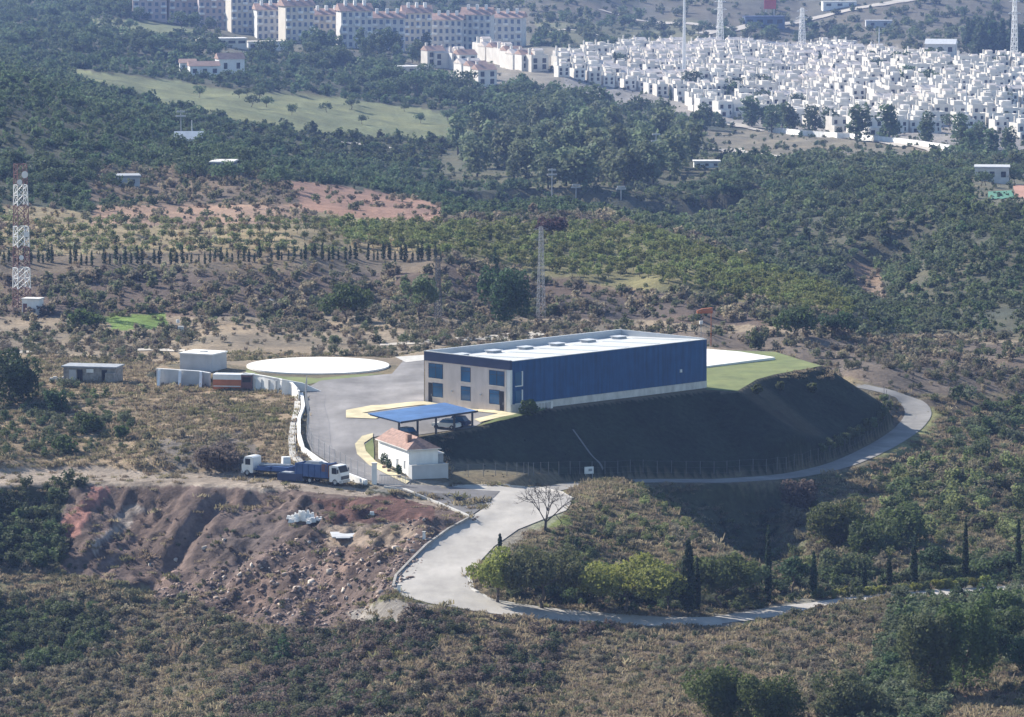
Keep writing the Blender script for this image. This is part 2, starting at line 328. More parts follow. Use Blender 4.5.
# ------------------------------------------------------------------ object helpers
def tag(o, label=None, cat=None, group=None, kind=None):
    if label: o['label'] = label
    if cat: o['category'] = cat
    if group: o['group'] = group
    if kind: o['kind'] = kind
    return o
def thing(name, label, cat, loc=(0,0,0), rz=0, group=None):
    o = bpy.data.objects.new(name, None); COL.objects.link(o)
    o.location = loc; o.rotation_euler = (0, 0, rz); o.empty_display_size = .3
    return tag(o, label, cat, group)
class MB:
    def __init__(s): s.v = []; s.f = []
    def poly(s, pts):
        n = len(s.v); s.v += [tuple(p) for p in pts]; s.f.append(tuple(range(n, n+len(pts)))); return s
    def box(s, x0, y0, z0, x1, y1, z1, top=1.0):
        n = len(s.v); cx, cy = (x0+x1)/2, (y0+y1)/2
        for z, k in ((z0, 1), (z1, top)):
            for x, y in ((x0,y0),(x1,y0),(x1,y1),(x0,y1)): s.v.append((cx+(x-cx)*k, cy+(y-cy)*k, z))
        s.f += [tuple(n+i for i in q) for q in ((3,2,1,0),(4,5,6,7),(0,1,5,4),(1,2,6,5),(2,3,7,6),(3,0,4,7))]; return s
    def prism(s, poly, z0, z1):
        n = len(s.v); k = len(poly)
        s.v += [(x, y, z0) for x, y in poly]+[(x, y, z1) for x, y in poly]
        s.f.append(tuple(range(n+k-1, n-1, -1))); s.f.append(tuple(range(n+k, n+2*k)))
        for i in range(k): j = (i+1) % k; s.f.append((n+i, n+j, n+k+j, n+k+i))
        return s
    def extrude(s, prof, a0, a1, axis='y'):
        """profile of (u, z) points extruded along the other horizontal axis"""
        n = len(s.v); k = len(prof)
        for a in (a0, a1):
            s.v += [((u, a, z) if axis == 'y' else (a, u, z)) for u, z in prof]
        s.f.append(tuple(range(n, n+k))); s.f.append(tuple(range(n+2*k-1, n+k-1, -1)))
        for i in range(k): j = (i+1) % k; s.f.append((n+j, n+i, n+k+i, n+k+j))
        return s
    def tube(s, p, q, r0, r1=None, n=6):
        r1 = r0 if r1 is None else r1
        p, q = Vector(p), Vector(q); d = (q-p)
        if d.length < 1e-6: return s
        d.normalize(); a = d.orthogonal().normalized(); b = d.cross(a); m = len(s.v)
        for c, r in ((p, r0), (q, r1)):
            for i in range(n):
                t = 2*math.pi*i/n; s.v.append(tuple(c+a*(r*math.cos(t))+b*(r*math.sin(t))))
        s.f.append(tuple(range(m+n-1, m-1, -1))); s.f.append(tuple(range(m+n, m+2*n)))
        for i in range(n): j = (i+1) % n; s.f.append((m+i, m+j, m+n+j, m+n+i))
        return s
    def build(s, name, m, parent=None, smooth=False, label=None):
        me = bpy.data.meshes.new(name); me.from_pydata(s.v, [], s.f); me.update()
        for k in (m if isinstance(m, (list, tuple)) else [m]): me.materials.append(M[k] if isinstance(k, str) else k)
        if smooth: me.shade_smooth()
        o = bpy.data.objects.new(name, me); COL.objects.link(o)
        if parent: o.parent = parent
        if label: o['label'] = label
        return o
def children(o): return [c for c in bpy.data.objects if c.parent == o]
def copy_tree(o, kids, loc, rz, label=None, group=None, scale=None):
    """kids: list of (child, [grandchildren])"""
    c = o.copy(); COL.objects.link(c); c.location = loc; c.rotation_euler = (0, 0, rz)
    if scale: c.scale = scale
    if label: c['label'] = label
    if group: c['group'] = group
    for ch, gs in kids:
        k = ch.copy(); COL.objects.link(k); k.parent = c
        for g in gs:
            gg = g.copy(); COL.objects.link(gg); gg.parent = k
    return c
def fastmesh(name, verts, faces, mats, midx=None, smooth=False):
    """verts (n,3) array, faces (m,k) int array of equal-sized faces"""
    me = bpy.data.meshes.new(name); n = len(verts); m, k = faces.shape
    me.vertices.add(n); me.vertices.foreach_set('co', np.asarray(verts, np.float32).ravel())
    me.loops.add(m*k); me.loops.foreach_set('vertex_index', faces.astype(np.int32).ravel())
    me.polygons.add(m); me.polygons.foreach_set('loop_start', np.arange(0, m*k, k, dtype=np.int32))
    me.update(calc_edges=True)
    for a in mats: me.materials.append(M[a] if isinstance(a, str) else a)
    if midx is not None: me.polygons.foreach_set('material_index', np.asarray(midx, np.int32))
    if smooth: me.polygons.foreach_set('use_smooth', np.ones(m, bool))
    me.update(); return me
def sheet(name, m, pts, off=.06, step=1.6, zf=None, kind='structure', label=None, cat=None, thick=0):
    """flat sheet laid on the terrain inside the world polygon pts (x, y)"""
    pts = [(float(p[0]), float(p[1])) for p in pts]
    dense = []
    for i in range(len(pts)):
        a, b = pts[i], pts[(i+1) % len(pts)]; n = max(1, int(math.hypot(b[0]-a[0], b[1]-a[1])/step))
        dense += [(a[0]+(b[0]-a[0])*k/n, a[1]+(b[1]-a[1])*k/n) for k in range(n)]
    xs = [p[0] for p in dense]; ys = [p[1] for p in dense]
    gx, gy = np.meshgrid(np.arange(min(xs)+.3, max(xs), step), np.arange(min(ys)+.3, max(ys), step))
    gx, gy = gx.ravel(), gy.ravel(); ii = inpoly(gx, gy, dense)
    gx, gy = gx[ii], gy[ii]
    d, _ = segdist(gx, gy, dense, True); k = d > step*.4; gx, gy = gx[k], gy[k]
    allp = [Vector(p) for p in dense]+[Vector((float(a), float(b))) for a, b in zip(gx, gy)]
    r = delaunay_2d_cdt(allp, [], [list(range(len(dense)))], 1, 1e-4)
    P = np.array([(v.x, v.y) for v in r[0]])
    z = (hq(P[:,0], P[:,1]) if zf is None else np.array([zf(x, y) for x, y in P])) + off
    me = bpy.data.meshes.new(name); me.from_pydata(np.c_[P, z].tolist(), [], [list(f) for f in r[2]]); me.update()
    me.materials.append(M[m]); me.shade_smooth()
    o = bpy.data.objects.new(name, me); COL.objects.link(o)
    return tag(o, label, cat, None, kind)
def pxpoly(pp, dense=3):
    """image polygon -> world polygon on the terrain"""
    a = np.array(pp, float); q = []
    for i in range(len(a)):
        p0, p1 = a[i], a[(i+1) % len(a)]
        for k in range(dense): q.append(p0+(p1-p0)*k/dense)
    q = np.array(q); X, Y, Z = hit(q[:,0], q[:,1]); return list(zip(X, Y))
def ribbon_poly(p, w0, w1=None):
    w1 = w0 if w1 is None else w1; L, R = [], []
    n = len(p)
    # smooth the centre line first
    pts = [Vector((a[0], a[1])) for a in p]
    for _ in range(2):
        q = [pts[0]]
        for i in range(len(pts)-1): q += [pts[i]*.75+pts[i+1]*.25, pts[i]*.25+pts[i+1]*.75]
        pts = q+[pts[-1]]
    for i, a in enumerate(pts):
        d = (pts[min(i+1, len(pts)-1)]-pts[max(i-1, 0)]).normalized(); nn = Vector((-d.y, d.x)); w = w0+(w1-w0)*i/(len(pts)-1)
        L.append(tuple(a+nn*w)); R.append(tuple(a-nn*w))
    return L+R[::-1]
def wall_run(mb, pts, h, t=.25, base=-.4, hs=None):
    """upright wall along world points (x, y), following the terrain; pts are already in the object's frame"""
    for i in range(len(pts)-1):
        a, b = Vector(pts[i][:2]), Vector(pts[i+1][:2]); d = (b-a).normalized(); n = Vector((-d.y, d.x))*t/2
        za, zb = pts[i][2], pts[i+1][2]; ha = h if hs is None else hs[i]; hb = h if hs is None else hs[i+1]
        k = len(mb.v)
        for p, z, hh in ((a, za, ha), (b, zb, hb)):
            mb.v += [(p.x+n.x, p.y+n.y, z+base), (p.x-n.x, p.y-n.y, z+base), (p.x-n.x, p.y-n.y, z+hh), (p.x+n.x, p.y+n.y, z+hh)]
        mb.f += [(k,k+1,k+2,k+3),(k+7,k+6,k+5,k+4),(k+1,k,k+4,k+5),(k+2,k+1,k+5,k+6),(k+3,k+2,k+6,k+7),(k,k+3,k+7,k+4)]
    return mb
# ------------------------------------------------------------------ ground sheet with its colours
STRAW=(.30,.225,.145); SOIL=(.175,.125,.095); OLIVE=(.105,.105,.055); RED=(.27,.165,.12); TRACK=(.29,.24,.19); GRN=(.12,.16,.05); FAIR=(.165,.18,.085)
# polygon in the picture, ground colour, scrub density, scrub palette, bush size
PAINT = [
 ([(-300,-300),(1400,-300),(1400,215),(-300,215)], (.085,.09,.055), 1.0, 'wood', .75),
 ([(480,0),(620,5),(1100,-60),(1100,60),(800,42),(600,45),(530,30)], (.125,.115,.085), .6, 'maq', .7),
 ([(530,22),(700,18),(700,42),(560,42)], (.15,.15,.085), .5, 'maq', .8),
 ([(55,66),(120,74),(250,92),(340,98),(440,112),(475,132),(430,142),(330,136),(250,124),(180,108),(90,86)], FAIR, 0.0, 'maq', 1),
 ([(80,18),(150,20),(215,34),(150,38),(85,28)], FAIR, 0, 'maq', 1),
 ([(240,130),(470,145),(480,172),(300,160)], (.10,.105,.06), .9, 'green', .8),
 (VIL, (.27,.25,.22), .4, 'green', .36),
 ([(700,132),(780,128),(960,150),(900,165),(770,170),(690,152)], (.18,.16,.115), .25, 'maq', .4),
 ([(0,205),(90,212),(300,208),(440,222),(450,255),(330,258),(0,254)], (.25,.20,.115), .25, 'straw', .6),
 ([(95,205),(300,205),(330,222),(90,226)], (.30,.20,.14), .25, 'brown', .6),
 ([(265,178),(330,184),(445,205),(445,222),(330,215),(265,200)], RED, .12, 'brown', .6),
 ([(95,168),(270,170),(300,205),(160,205),(90,200)], (.20,.15,.105), .7, 'brown', .7),
 ([(330,222),(640,228),(760,266),(860,306),(845,322),(700,296),(560,278),(440,258)], (.165,.155,.075), .45, 'orch', .6),
 ([(560,281),(700,299),(845,322),(858,340),(700,331),(600,316)], (.085,.075,.052), 1.3, 'dark', 1.15),
 ([(0,256),(440,258),(560,280),(700,298),(850,322),(850,338),(700,335),(540,320),(0,325)], (.145,.11,.088), .95, 'brown', .95),
 ([(-60,253),(445,253),(445,271),(-60,274)], (.15,.12,.085), .5, 'straw', .5),
 ([(-60,318),(540,316),(720,325),(860,330),(1100,345),(1100,385),(860,375),(0,360)], (.25,.20,.14), .5, 'brown', .75),
 ([(105,315),(165,314),(175,330),(110,332)], (.13,.20,.05), .1, 'orch', .6),
 ([(640,330),(860,335),(1100,350),(1100,392),(900,392),(830,372)], (.19,.15,.115), .9, 'brown', .8),
 ([(885,402),(940,398),(1100,400),(1100,470),(960,462),(905,450)], (.13,.105,.075), 1.1, 'maq', 1.25),
 ([(700,160),(1100,160),(1100,330),(860,335),(840,300),(700,240),(600,215)], (.105,.105,.07), 1.05, 'maq', .9),
 ([(846,262),(876,268),(890,300),(860,300)], (.20,.145,.10), .4, 'brown', .6),
 ([(-60,350),(150,362),(300,392),(304,425),(300,464),(240,472),(-60,468)], STRAW, .15, 'straw', .6),
 ([(-60,384),(60,382),(140,408),(120,455),(30,462),(-60,450)], (.24,.185,.12), .4, 'maq', .75),
 ([(150,440),(240,430),(260,455),(240,472),(160,468)], (.19,.16,.13), .6, 'brown', .7),
 ([(-60,470),(60,467),(150,471),(240,472),(330,482),(470,508),(480,517),(440,515),(300,496),(150,489),(60,486),(-60,490)], TRACK, .03, 'straw', .5),
 ([(-60,490),(90,484),(70,520),(60,568),(-60,566)], (.085,.085,.05), 1.2, 'green', 1.25),
 ([(70,488),(200,486),(300,492),(420,503),(478,518),(440,545),(405,590),(330,640),(200,612),(60,575)], (.135,.098,.082), .2, 'dark', .42),
 ([(96,540),(118,518),(132,505),(140,510),(120,530),(96,556)], (.34,.29,.25), .05, 'brown', .6),
 ([(66,520),(92,486),(108,488),(90,520),(74,545)], (.30,.15,.12), .1, 'brown', .6),
 ([(310,500),(400,497),(435,508),(430,522),(330,524)], (.115,.062,.052), .1, 'brown', .6),
 ([(320,524),(400,522),(420,530),(390,548),(330,545)], (.27,.21,.16), .04, 'brown', .6),
 ([(-60,568),(60,572),(150,588),(160,600),(60,595),(-60,590)], (.20,.18,.10), .3, 'straw', .6),
 ([(-60,590),(180,600),(280,640),(260,717),(-60,800)], (.15,.125,.088), .8, 'brown', .9),
 ([(-60,600),(95,604),(112,636),(70,668),(-60,675)], (.085,.085,.05), 1.1, 'green', 1.2),
 ([(395,650),(470,640),(560,690),(560,800),(330,800)], (.10,.085,.06), 1.1, 'green', 1.25),
 ([(478,140),(500,112),(690,120),(720,150),(720,192),(560,192),(440,180),(440,150)], (.10,.10,.06), .5, 'maq', .42),
 ([(405,50),(565,48),(565,92),(405,84)], (.22,.20,.16), .08, 'green', .4),
 ([(968,174),(1080,174),(1080,206),(975,206)], (.16,.15,.10), .2, 'green', .4),
 ([(200,28),(300,30),(530,30),(530,58),(420,60),(200,54)], (.12,.115,.08), .2, 'green', .6),
 ([(252,650),(320,633),(392,590),(446,602),(442,634),(330,655)], (.19,.18,.085), .2, 'straw', .6),
 ([(345,612),(395,598),(440,606),(400,628),(345,632)], (.25,.225,.195), .05, 'straw', .5),
 ([(250,645),(450,612),(640,630),(680,650),(560,800),(200,800)], (.13,.105,.08), .95, 'dark', 1.1),
 ([(560,640),(720,625),(850,602),(920,598),(960,600),(900,640),(800,720),(540,800)], (.215,.165,.12), .75, 'brown', .7),
 ([(900,600),(1100,580),(1100,800),(780,800),(860,690)], (.13,.125,.065), .8, 'maq', 1.4),
 ([(960,670),(1100,660),(1100,800),(920,800)], (.27,.165,.12), .35, 'brown', .7),
 ([(545,486),(640,484),(700,500),(760,560),(800,580),(700,590),(560,580),(490,560),(500,535),(560,510)], (.155,.135,.08), .8, 'mix', .8),
 ([(540,486),(640,484),(640,492),(575,500)], (.17,.16,.075), .4, 'straw', .5),
 ([(545,508),(575,505),(570,524),(525,528)], (.16,.19,.06), .1, 'orch', .5),
 ([(640,485),(770,485),(800,520),(780,570),(740,555),(690,510)], (.075,.08,.045), .6, 'green', .8),
 ([(780,480),(880,465),(1100,450),(1100,580),(780,590)], (.135,.13,.07), .9, 'mix', 1.5),
 ([(885,450),(925,405),(950,410),(935,440),(890,475),(850,490)], (.19,.19,.085), .35, 'straw', .6),
 ([(480,572),(560,580),(800,580),(1060,560),(1060,590),(920,592),(720,614),(560,606),(490,596)], (.085,.09,.05), 1.25, 'green', 1.5),
]
PAL = {'wood': [(.045,.062,.034),(.06,.075,.042),(.075,.09,.052),(.05,.07,.04)],
 'maq': [(.05,.065,.032),(.085,.092,.055),(.092,.092,.062),(.08,.088,.042),(.06,.075,.04)],
 'brown': [(.135,.115,.085),(.11,.098,.072),(.085,.088,.052),(.16,.135,.095),(.07,.08,.042),(.105,.09,.074)],
 'straw': [(.26,.20,.12),(.19,.15,.095),(.12,.11,.06),(.17,.14,.11)],
 'green': [(.045,.065,.028),(.06,.082,.034),(.05,.06,.032),(.075,.09,.045)],
 'dark': [(.065,.060,.045),(.10,.078,.066),(.05,.062,.034),(.12,.095,.078),(.075,.08,.045)],
 'mix': [(.09,.105,.045),(.12,.108,.07),(.115,.13,.055),(.06,.078,.034),(.13,.115,.082)],
 'orch': [(.10,.115,.042),(.085,.10,.04),(.115,.12,.055)]}
PAL = {k: [tuple(min(.32, c*(1.7 if k in ('brown', 'straw', 'mix') else 1.5 if k in ('dark', 'green') else 1.5)) for c in t) for t in v] for k, v in PAL.items()}
PKEYS = list(PAL)
def classify(px, py, wob=1.0):
    px = np.clip(px, -50, 1092)
    w = np.interp(py, [0, 200, 600], [3, 6, 9])*wob
    qx = px+fbm(px/30, py/16, 41)*w*2.4; qy = py+fbm(px/30, py/16, 77)*w
    idx = np.full(px.shape, -1)
    for i, pt in enumerate(PAINT): idx[inpoly(qx, qy, pt[0])] = i
    return idx
vpx, vpy = project(GX, GY, GZ)
infront = (GY > 60)
vis = classify(np.where(infront, vpx, 500), np.where(infront, np.clip(vpy, -250, 790), 790))
C = np.zeros(GX.shape+(3,)); n1 = fbm(GX/18, GY/18, 51)[...,None]; n2 = fbm(GX/4, GY/4, 61)[...,None]
C[:] = np.array((.16,.135,.085)); C += n1*np.array((.08,.05,.02))
for i, pt in enumerate(PAINT):
    m = vis == i
    C[m] = np.array(pt[1])*(.8 if pt[2] >= .7 else 1)  # earth under dense scrub darkened, bush self-shade put into its colour
C = C*(1+n1*.35+n2*.4) + (n1*np.array((.03,.0,-.02)))
dm = dump & (vis >= 0)
C[dm] *= (1+fbm((GX-GY*.35)/1.6, GY/14, 44, 3)*1.3+fbm(GX/1.1, GY/1.6, 45, 3)*.9)[dm][:,None]
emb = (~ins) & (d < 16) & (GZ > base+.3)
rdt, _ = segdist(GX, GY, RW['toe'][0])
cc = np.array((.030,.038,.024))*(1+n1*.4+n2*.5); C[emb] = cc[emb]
gp = np.array((.30,.28,.25))
for nm in ('main', 'toe'):
    rdd, _ = segdist(GX, GY, RW[nm][0]); m = (rdd < (5 if nm == 'main' else 1.8))
    C[m] = .5*C[m]+.5*gp
C = np.clip(C, .01, .8)
nr, ncol = GX.shape
iv, iu = np.meshgrid(np.arange(nr-1), np.arange(ncol-1), indexing='ij')
q = np.stack([iv*ncol+iu, (iv+1)*ncol+iu, (iv+1)*ncol+iu+1, iv*ncol+iu+1], -1).reshape(-1, 4)
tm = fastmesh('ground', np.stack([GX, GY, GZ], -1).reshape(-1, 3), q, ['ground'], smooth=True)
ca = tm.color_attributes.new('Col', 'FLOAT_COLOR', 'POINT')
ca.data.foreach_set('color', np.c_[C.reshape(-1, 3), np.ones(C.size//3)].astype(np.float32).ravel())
terrain = bpy.data.objects.new('ground', tm); COL.objects.link(terrain)
tag(terrain, 'hilly ground of dry grass, bare earth and scrub', 'ground', None, 'structure')
# ------------------------------------------------------------------ roads, yard and pads
main_edge = [(452,486.5),(500,486),(540,488.5),(560,491.5),(568,495.5),(571.5,500),(571,504),(566,511),(548,518),(518,530),(494,547),(478,564),(470,578),(472,589),(492,600),(540,607.5),(600,613),(660,617.5),(722,618),
 (722,626),(660,627),(600,624.5),(540,620),(480,612.5),(430,604),(400,596),(393,588),(396,577),(410,562),(426,546),(448,530),(470,518),(488,506),(480,497),(455,492)]
sheet('road', 'road', pxpoly(main_edge), .10, 1.6)
sheet('road', 'road', ribbon_poly(RW['main'][0][-5:], 2.6), .09, 1.6)
sheet('lane', 'road_toe', ribbon_poly(RW['toe'][0], 2.3), .09, 1.4)
sheet('gate_apron', 'asphalt_dark', pxpoly([(404,485),(452,487.5),(480,491),(500,492),(486,506),(470,517),(452,509),(428,499),(396,489.5)]), .14, 1.5)
yard = [(392,374),(360,377),(320,381),(306,389),(304.5,400),(308,420),(306,438),(312,452),(326,461),(352,474),(384,486.5),(408,488),(412,480),(372,462),(372,438),(400,431),(416,435.5),(474,427.5),(492,417),(510,411),(424,402.5),(424,358),(405,359)]
sheet('yard', 'asphalt', pxpoly(yard), .07, 1.5)
cream = pxpoly([(346,411),(372,406),(424,402.2),(512,412.4),(530,410),(548,407.5),(540,410.5),(505,417),(480,423),(474,420),(498,414.5),(424,405.5),(400,408),(362,413.5),(385,416),(376,419.5),(346,418.5)], 2)
sheet('paving', 'cream', cream, .16, 1.0)
cream2 = pxpoly([(373,434),(362,437),(355,445),(357,455),(369,466),(390,477),(406,485),(410,482),(394,472),(376,462.5),(366,452),(364,444),(373,438)], 3)
sheet('paving', 'cream', cream2, .18, 1.0)
sheet('lawn', 'lawn', pxpoly([(373,438.5),(365,445),(366,452),(374,461),(374,448)], 2), .12, .8)
sheet('lawn', 'lawn', pxpoly([(474,427.5),(500,418.6),(530,411.4),(547,408.8),(545,410.5),(505,421)], 2), .17, .8)
def rim(px, py, R0, R1, n=64, z0=-.5, z1=.25):
    c = at(px, py); mb = MB()
    mb.prism([(R0*math.cos(t*2*math.pi/n), R1*math.sin(t*2*math.pi/n)) for t in range(n)], z0, z1)
    return c, mb
c, mb = rim(318, 366.5, 12.0, 12.0)
o = mb.build('helipad', 'pad'); o.location = (c.x, c.y, .02); tag(o, 'round white concrete helipad', 'helipad', None, 'structure')
sheet('lawn', 'lawn', pxpoly([(246,369),(262,375.5),(318,378.5),(352,375),(385,373.5),(322,382),(300,386),(290,386),(246,377)], 2), .05, 1.2)
rp = [unz(x, y, .4) for x, y in ((700,348.5),(741,352),(775,357.5),(706,366.5))]
o = MB().prism([(float(a), float(b)) for a, b in rp], -.3, .45).build('helipad', 'pad'); tag(o, 'white concrete landing slab beside the hangar', 'landing slab', None, 'structure')
sheet('lawn', 'lawn', [(x, y) for x, y in [unz(*p, 0) for p in [(700,350),(775,352),(800,359.5),(822,366),(775,374.6),(757,379.5),(737,391.5),(706,390)]]], .05, 1.4)
# sloping verge below the lawn is part of the ground; kerbs
def kerb(name, pp, w=.3, h=.14, m='kerb', dense=4):
    a = np.array(pp, float); q = []
    for i in range(len(a)-1):
        for k in range(dense): q.append(a[i]+(a[i+1]-a[i])*k/dense)
    q.append(a[-1]); q = np.array(q); X, Y, Z = hit(q[:,0], q[:,1])
    return tag(wall_run(MB(), list(zip(X, Y, Z)), h, w, -.3).build(name, m), None, None, None, 'structure')
kerb('kerb', [(384,487.5),(404,489.8),(428,499.5),(452,509.5),(470,517.5)], .45, .25)
kerb('kerb', [(470,518.5),(448,530.5),(426,546.5),(410,562.5),(396,577),(393,588)], .35, .35, 'stone')
kerb('kerb', [(478,564.5),(470,578.5),(472,589.5),(492,600.5),(540,608)], .5, .15)
kerb('kerb', [(452,486),(500,485.6),(540,488),(562,492.6),(572.6,499)], .35, .16)
# ------------------------------------------------------------------ hangar
NX, NY = map(float, unz(510, 412, 0))
L_, W_, HH = 44.8, 19.0, 8.0
hg = thing('hangar', 'large blue clad two storey hangar with pale roof on the embankment', 'hangar', (NX, NY, 0), math.radians(45))
MB().box(0, 0, -2.5, L_, W_, 6.55).build('wall', 'panel', hg)
MB().box(-.12, -.12, 6.56, .0, W_+.12, 8.0).box(0, -.14, 6.56, .35, 0, 8.0).build('fascia', 'navy', hg)
MB().box(.36, -.12, 1.15, L_+.1, -.003, 7.85).box(L_+.003, 0, 1.15, L_+.12, W_, 7.9).build('cladding', 'blue_clad', hg)
MB().box(.02, -.22, -2.5, L_+.05, -.004, 1.12).build('plinth', 'plinth', hg)
MB().box(-.07, -.13, -.5, -.003, .62, 6.55).box(-.003, -.17, -.5, .34, -.006, 6.55).build('corner_post', 'white', hg)
# roof slopes from the long front edge down to the back gutter
MB().extrude([(0.0, 6.57), (0.0, 7.92), (W_-.3, 7.0), (W_-.3, 6.57)], .3, L_-.3, 'x').build('roof', 'roof_white', hg)
MB().box(-.02, W_-.3, 6.57, L_+.1, W_+.1, 8.1).box(0.0, .3, 6.57, .3, W_-.3, 8.06).box(L_-.3, .3, 6.57, L_, W_-.3, 8.06).build('parapet', 'parapet', hg)
MB().box(-.16, -.17, 8.0, .12, W_+.15, 8.1).box(.36, -.17, 7.86, L_+.1, .12, 7.96).build('coping', 'roof_white', hg)
for i in range(6):
    x = 4.0+i*7.2
    v = MB().box(x-1.1, W_-5.0, 7.1, x+1.1, W_-3.2, 7.55, .85).build('skylight', 'steel', hg); MB().box(x-1.2, W_-5.1, 7.552, x+1.2, W_-3.1, 7.64).build('hood', 'parapet', v)
    k = 7.92-.92/(W_-.3)*1.2
    MB().extrude([(1.2, 7.92-.0491*1.2+.03), (W_-5.6, 7.92-.0491*(W_-5.6)+.03), (W_-5.6, 7.92-.0491*(W_-5.6)-.05), (1.2, 7.92-.0491*1.2-.05)], x+1.6, x+2.5, 'x').build('roof_strip', 'roof_lite', hg)
def win(y0, y1, z0, z1, bars=1):
    f = MB().box(-.05, y0-.08, z0-.08, -.004, y0, z1+.08).box(-.05, y1, z0-.08, -.004, y1+.08, z1+.08).box(-.05, y0, z0-.08, -.004, y1, z0).box(-.05, y0, z1, -.004, y1, z1+.08)
    for b in range(bars):
        yb = y0+(y1-y0)*(b+1)/(bars+1); f.box(-.06, yb-.04, z0, -.02, yb+.04, z1)
    f.box(-.06, y0, z0+(z1-z0)*.72, -.021, y1, z0+(z1-z0)*.72+.06)
    fr = f.build('window', 'darksteel', hg); MB().box(-.018, y0, z0, -.004, y1, z1).build('pane', 'glass', fr)
    MB().box(-.12, y0-.15, z0-.18, -.004, y1+.15, z0-.085).build('sill', 'plinth', fr)
for y0, y1 in ((1.3, 4.5), (8.8, 10.8), (15.0, 18.1)): win(y0, y1, 3.95, 6.15, 1 if y1-y0 > 2.5 else 0)
for y0, y1 in ((2.35, 4.5), (8.8, 10.8), (15.0, 17.2)): win(y0, y1, 1.0, 3.1, 0)
for y0, y1 in ((1.3, 2.2), (17.35, 18.2)):
    dr = MB().box(-.06, y0, 0.05, -.004, y1, 3.1).build('door', 'dark', hg); MB().box(-.12, y0+.1, 1.0, -.062, y0+.16, 1.35).build('handle', 'steel', dr)
for z0, z1 in ((1.25, 3.2), (4.0, 6.1)):
    fr = MB().box(.95, -.22, z0, 2.35, -.125, z1).build('window', 'glass', hg)
    MB().box(2.35, -.28, z0-.15, 2.6, -.125, z1+.1).box(.95, -.26, z0-.15, 2.35, -.125, z0-.003).build('frame', 'white', fr)
MB().tube((-.1, 12.7, 2.2), (-.3, 12.7, 2.2), .12, .16, 8).build('wall_lamp', 'steel', hg)
MB().tube((-.1, 6.3, 2.2), (-.3, 6.3, 2.2), .12, .16, 8).build('wall_lamp', 'steel', hg)
MB().tube((-.06, .75, 0), (-.06, .75, 6.5), .06, None, 6).build('downpipe', 'white', hg)
MB().box(38.5, -.3, 3.0, 38.9, -.125, 3.5).build('wall_lamp', 'white', hg)
# porch rail and steps at the near corner of the long wall
rl = thing('porch_railing', 'white porch railing at the foot of the blue hangar wall', 'railing', (NX, NY, 0), math.radians(45))
for i in range(8): MB().tube((2.6+i*.75, -1.3, .0), (2.6+i*.75, -1.3, 1.1), .05).build('post', 'white', rl)
MB().box(2.5, -1.36, 1.05, 8.0, -1.24, 1.16).build('top_rail', 'white', rl)
MB().box(7.7, -1.36, -.6, 8.1, -.3, 1.15).build('end_panel', 'white', rl)
# ------------------------------------------------------------------ carport
zf = -1.45
ca, cb = Vector((-17.2, 703.8)), Vector((-5.8, 717.2)); dv = (cb-ca); LW = dv.length; rz = math.atan2(dv.y, dv.x)
cp = thing('carport', 'open carport with a sloping blue sheet roof and dark posts', 'carport', (ca.x, ca.y, zf), rz)
MB().extrude([(-.5, 2.55), (6.2, 3.3), (6.2, 3.42), (-.5, 2.67)], .1, LW+.2, 'x').build('roof', 'blue_roof', cp)
for i in range(5):
    x = .5+(LW-.7)*i/4
    MB().box(x-.12, .1, -.4, x+.12, .34, 2.55).build('post', 'darksteel', cp)
    MB().extrude([(-.4, 2.36), (6.1, 3.09), (6.1, 3.27), (-.4, 2.54)], x-.08, x+.08, 'x').build('beam', 'darksteel', cp)
MB().box(.1, -.62, 2.45, LW+.2, -.52, 2.74).build('gutter', 'darksteel', cp)
# ------------------------------------------------------------------ vehicles
def wheel(par, x, y, r, w, z=None):
    t = MB(); n = 14; z = r if z is None else z
    t.tube((x, y-w/2, z), (x, y+w/2, z), r, None, n); k = t.build('wheel', 'tyre', par)
    MB().tube((x, y-w/2-.02, z), (x, y+w/2+.02, z), r*.5, None, 10).build('rim', 'steel', k)
def car(name, label, loc, rz, paint, tall=1.0):
    c = thing(name, label, 'car', loc, rz)
    MB().extrude([(-2.1,.35),(-2.15,.8),(-1.3,.95),(-.9,.98),(1.9,.98),(2.1,.85),(2.1,.35)], -.85, .85).build('body', paint, c)
    MB().extrude([(-1.0,.97),(-.35,1.5*tall),(1.2,1.52*tall),(1.85,.99)], -.72, .72).build('cabin', 'glass', c)
    MB().extrude([(-.4,1.505*tall),(1.25,1.525*tall),(1.2,1.56*tall),(-.3,1.55*tall)], -.70, .70).build('roof', paint, c)
    for x in (-1.35, 1.3):
        for y in (-.8, .8): wheel(c, x, y, .33, .22)
    for y in (-.6, .6): MB().box(-2.17, y-.15, .62, -2.12, y+.15, .76).build('headlight', 'white', c)
def under(t, s): p = ca+dv*t+Vector((-dv.y, dv.x)).normalized()*s; return (p.x, p.y, ground(p.x, p.y)+.08)
car('parked_car', 'white car under the right end of the blue carport', under(.80, 2.6), rz-math.radians(75), 'truckwhite')
car('parked_car', 'dark car parked beside the white one under the carport', under(.92, 2.4), rz-math.radians(78), 'navy', 1.08)
car('parked_car', 'dark car half hidden behind the tiled roof at the left end of the carport', under(.2, 1.8), rz-math.radians(95), 'darksteel')
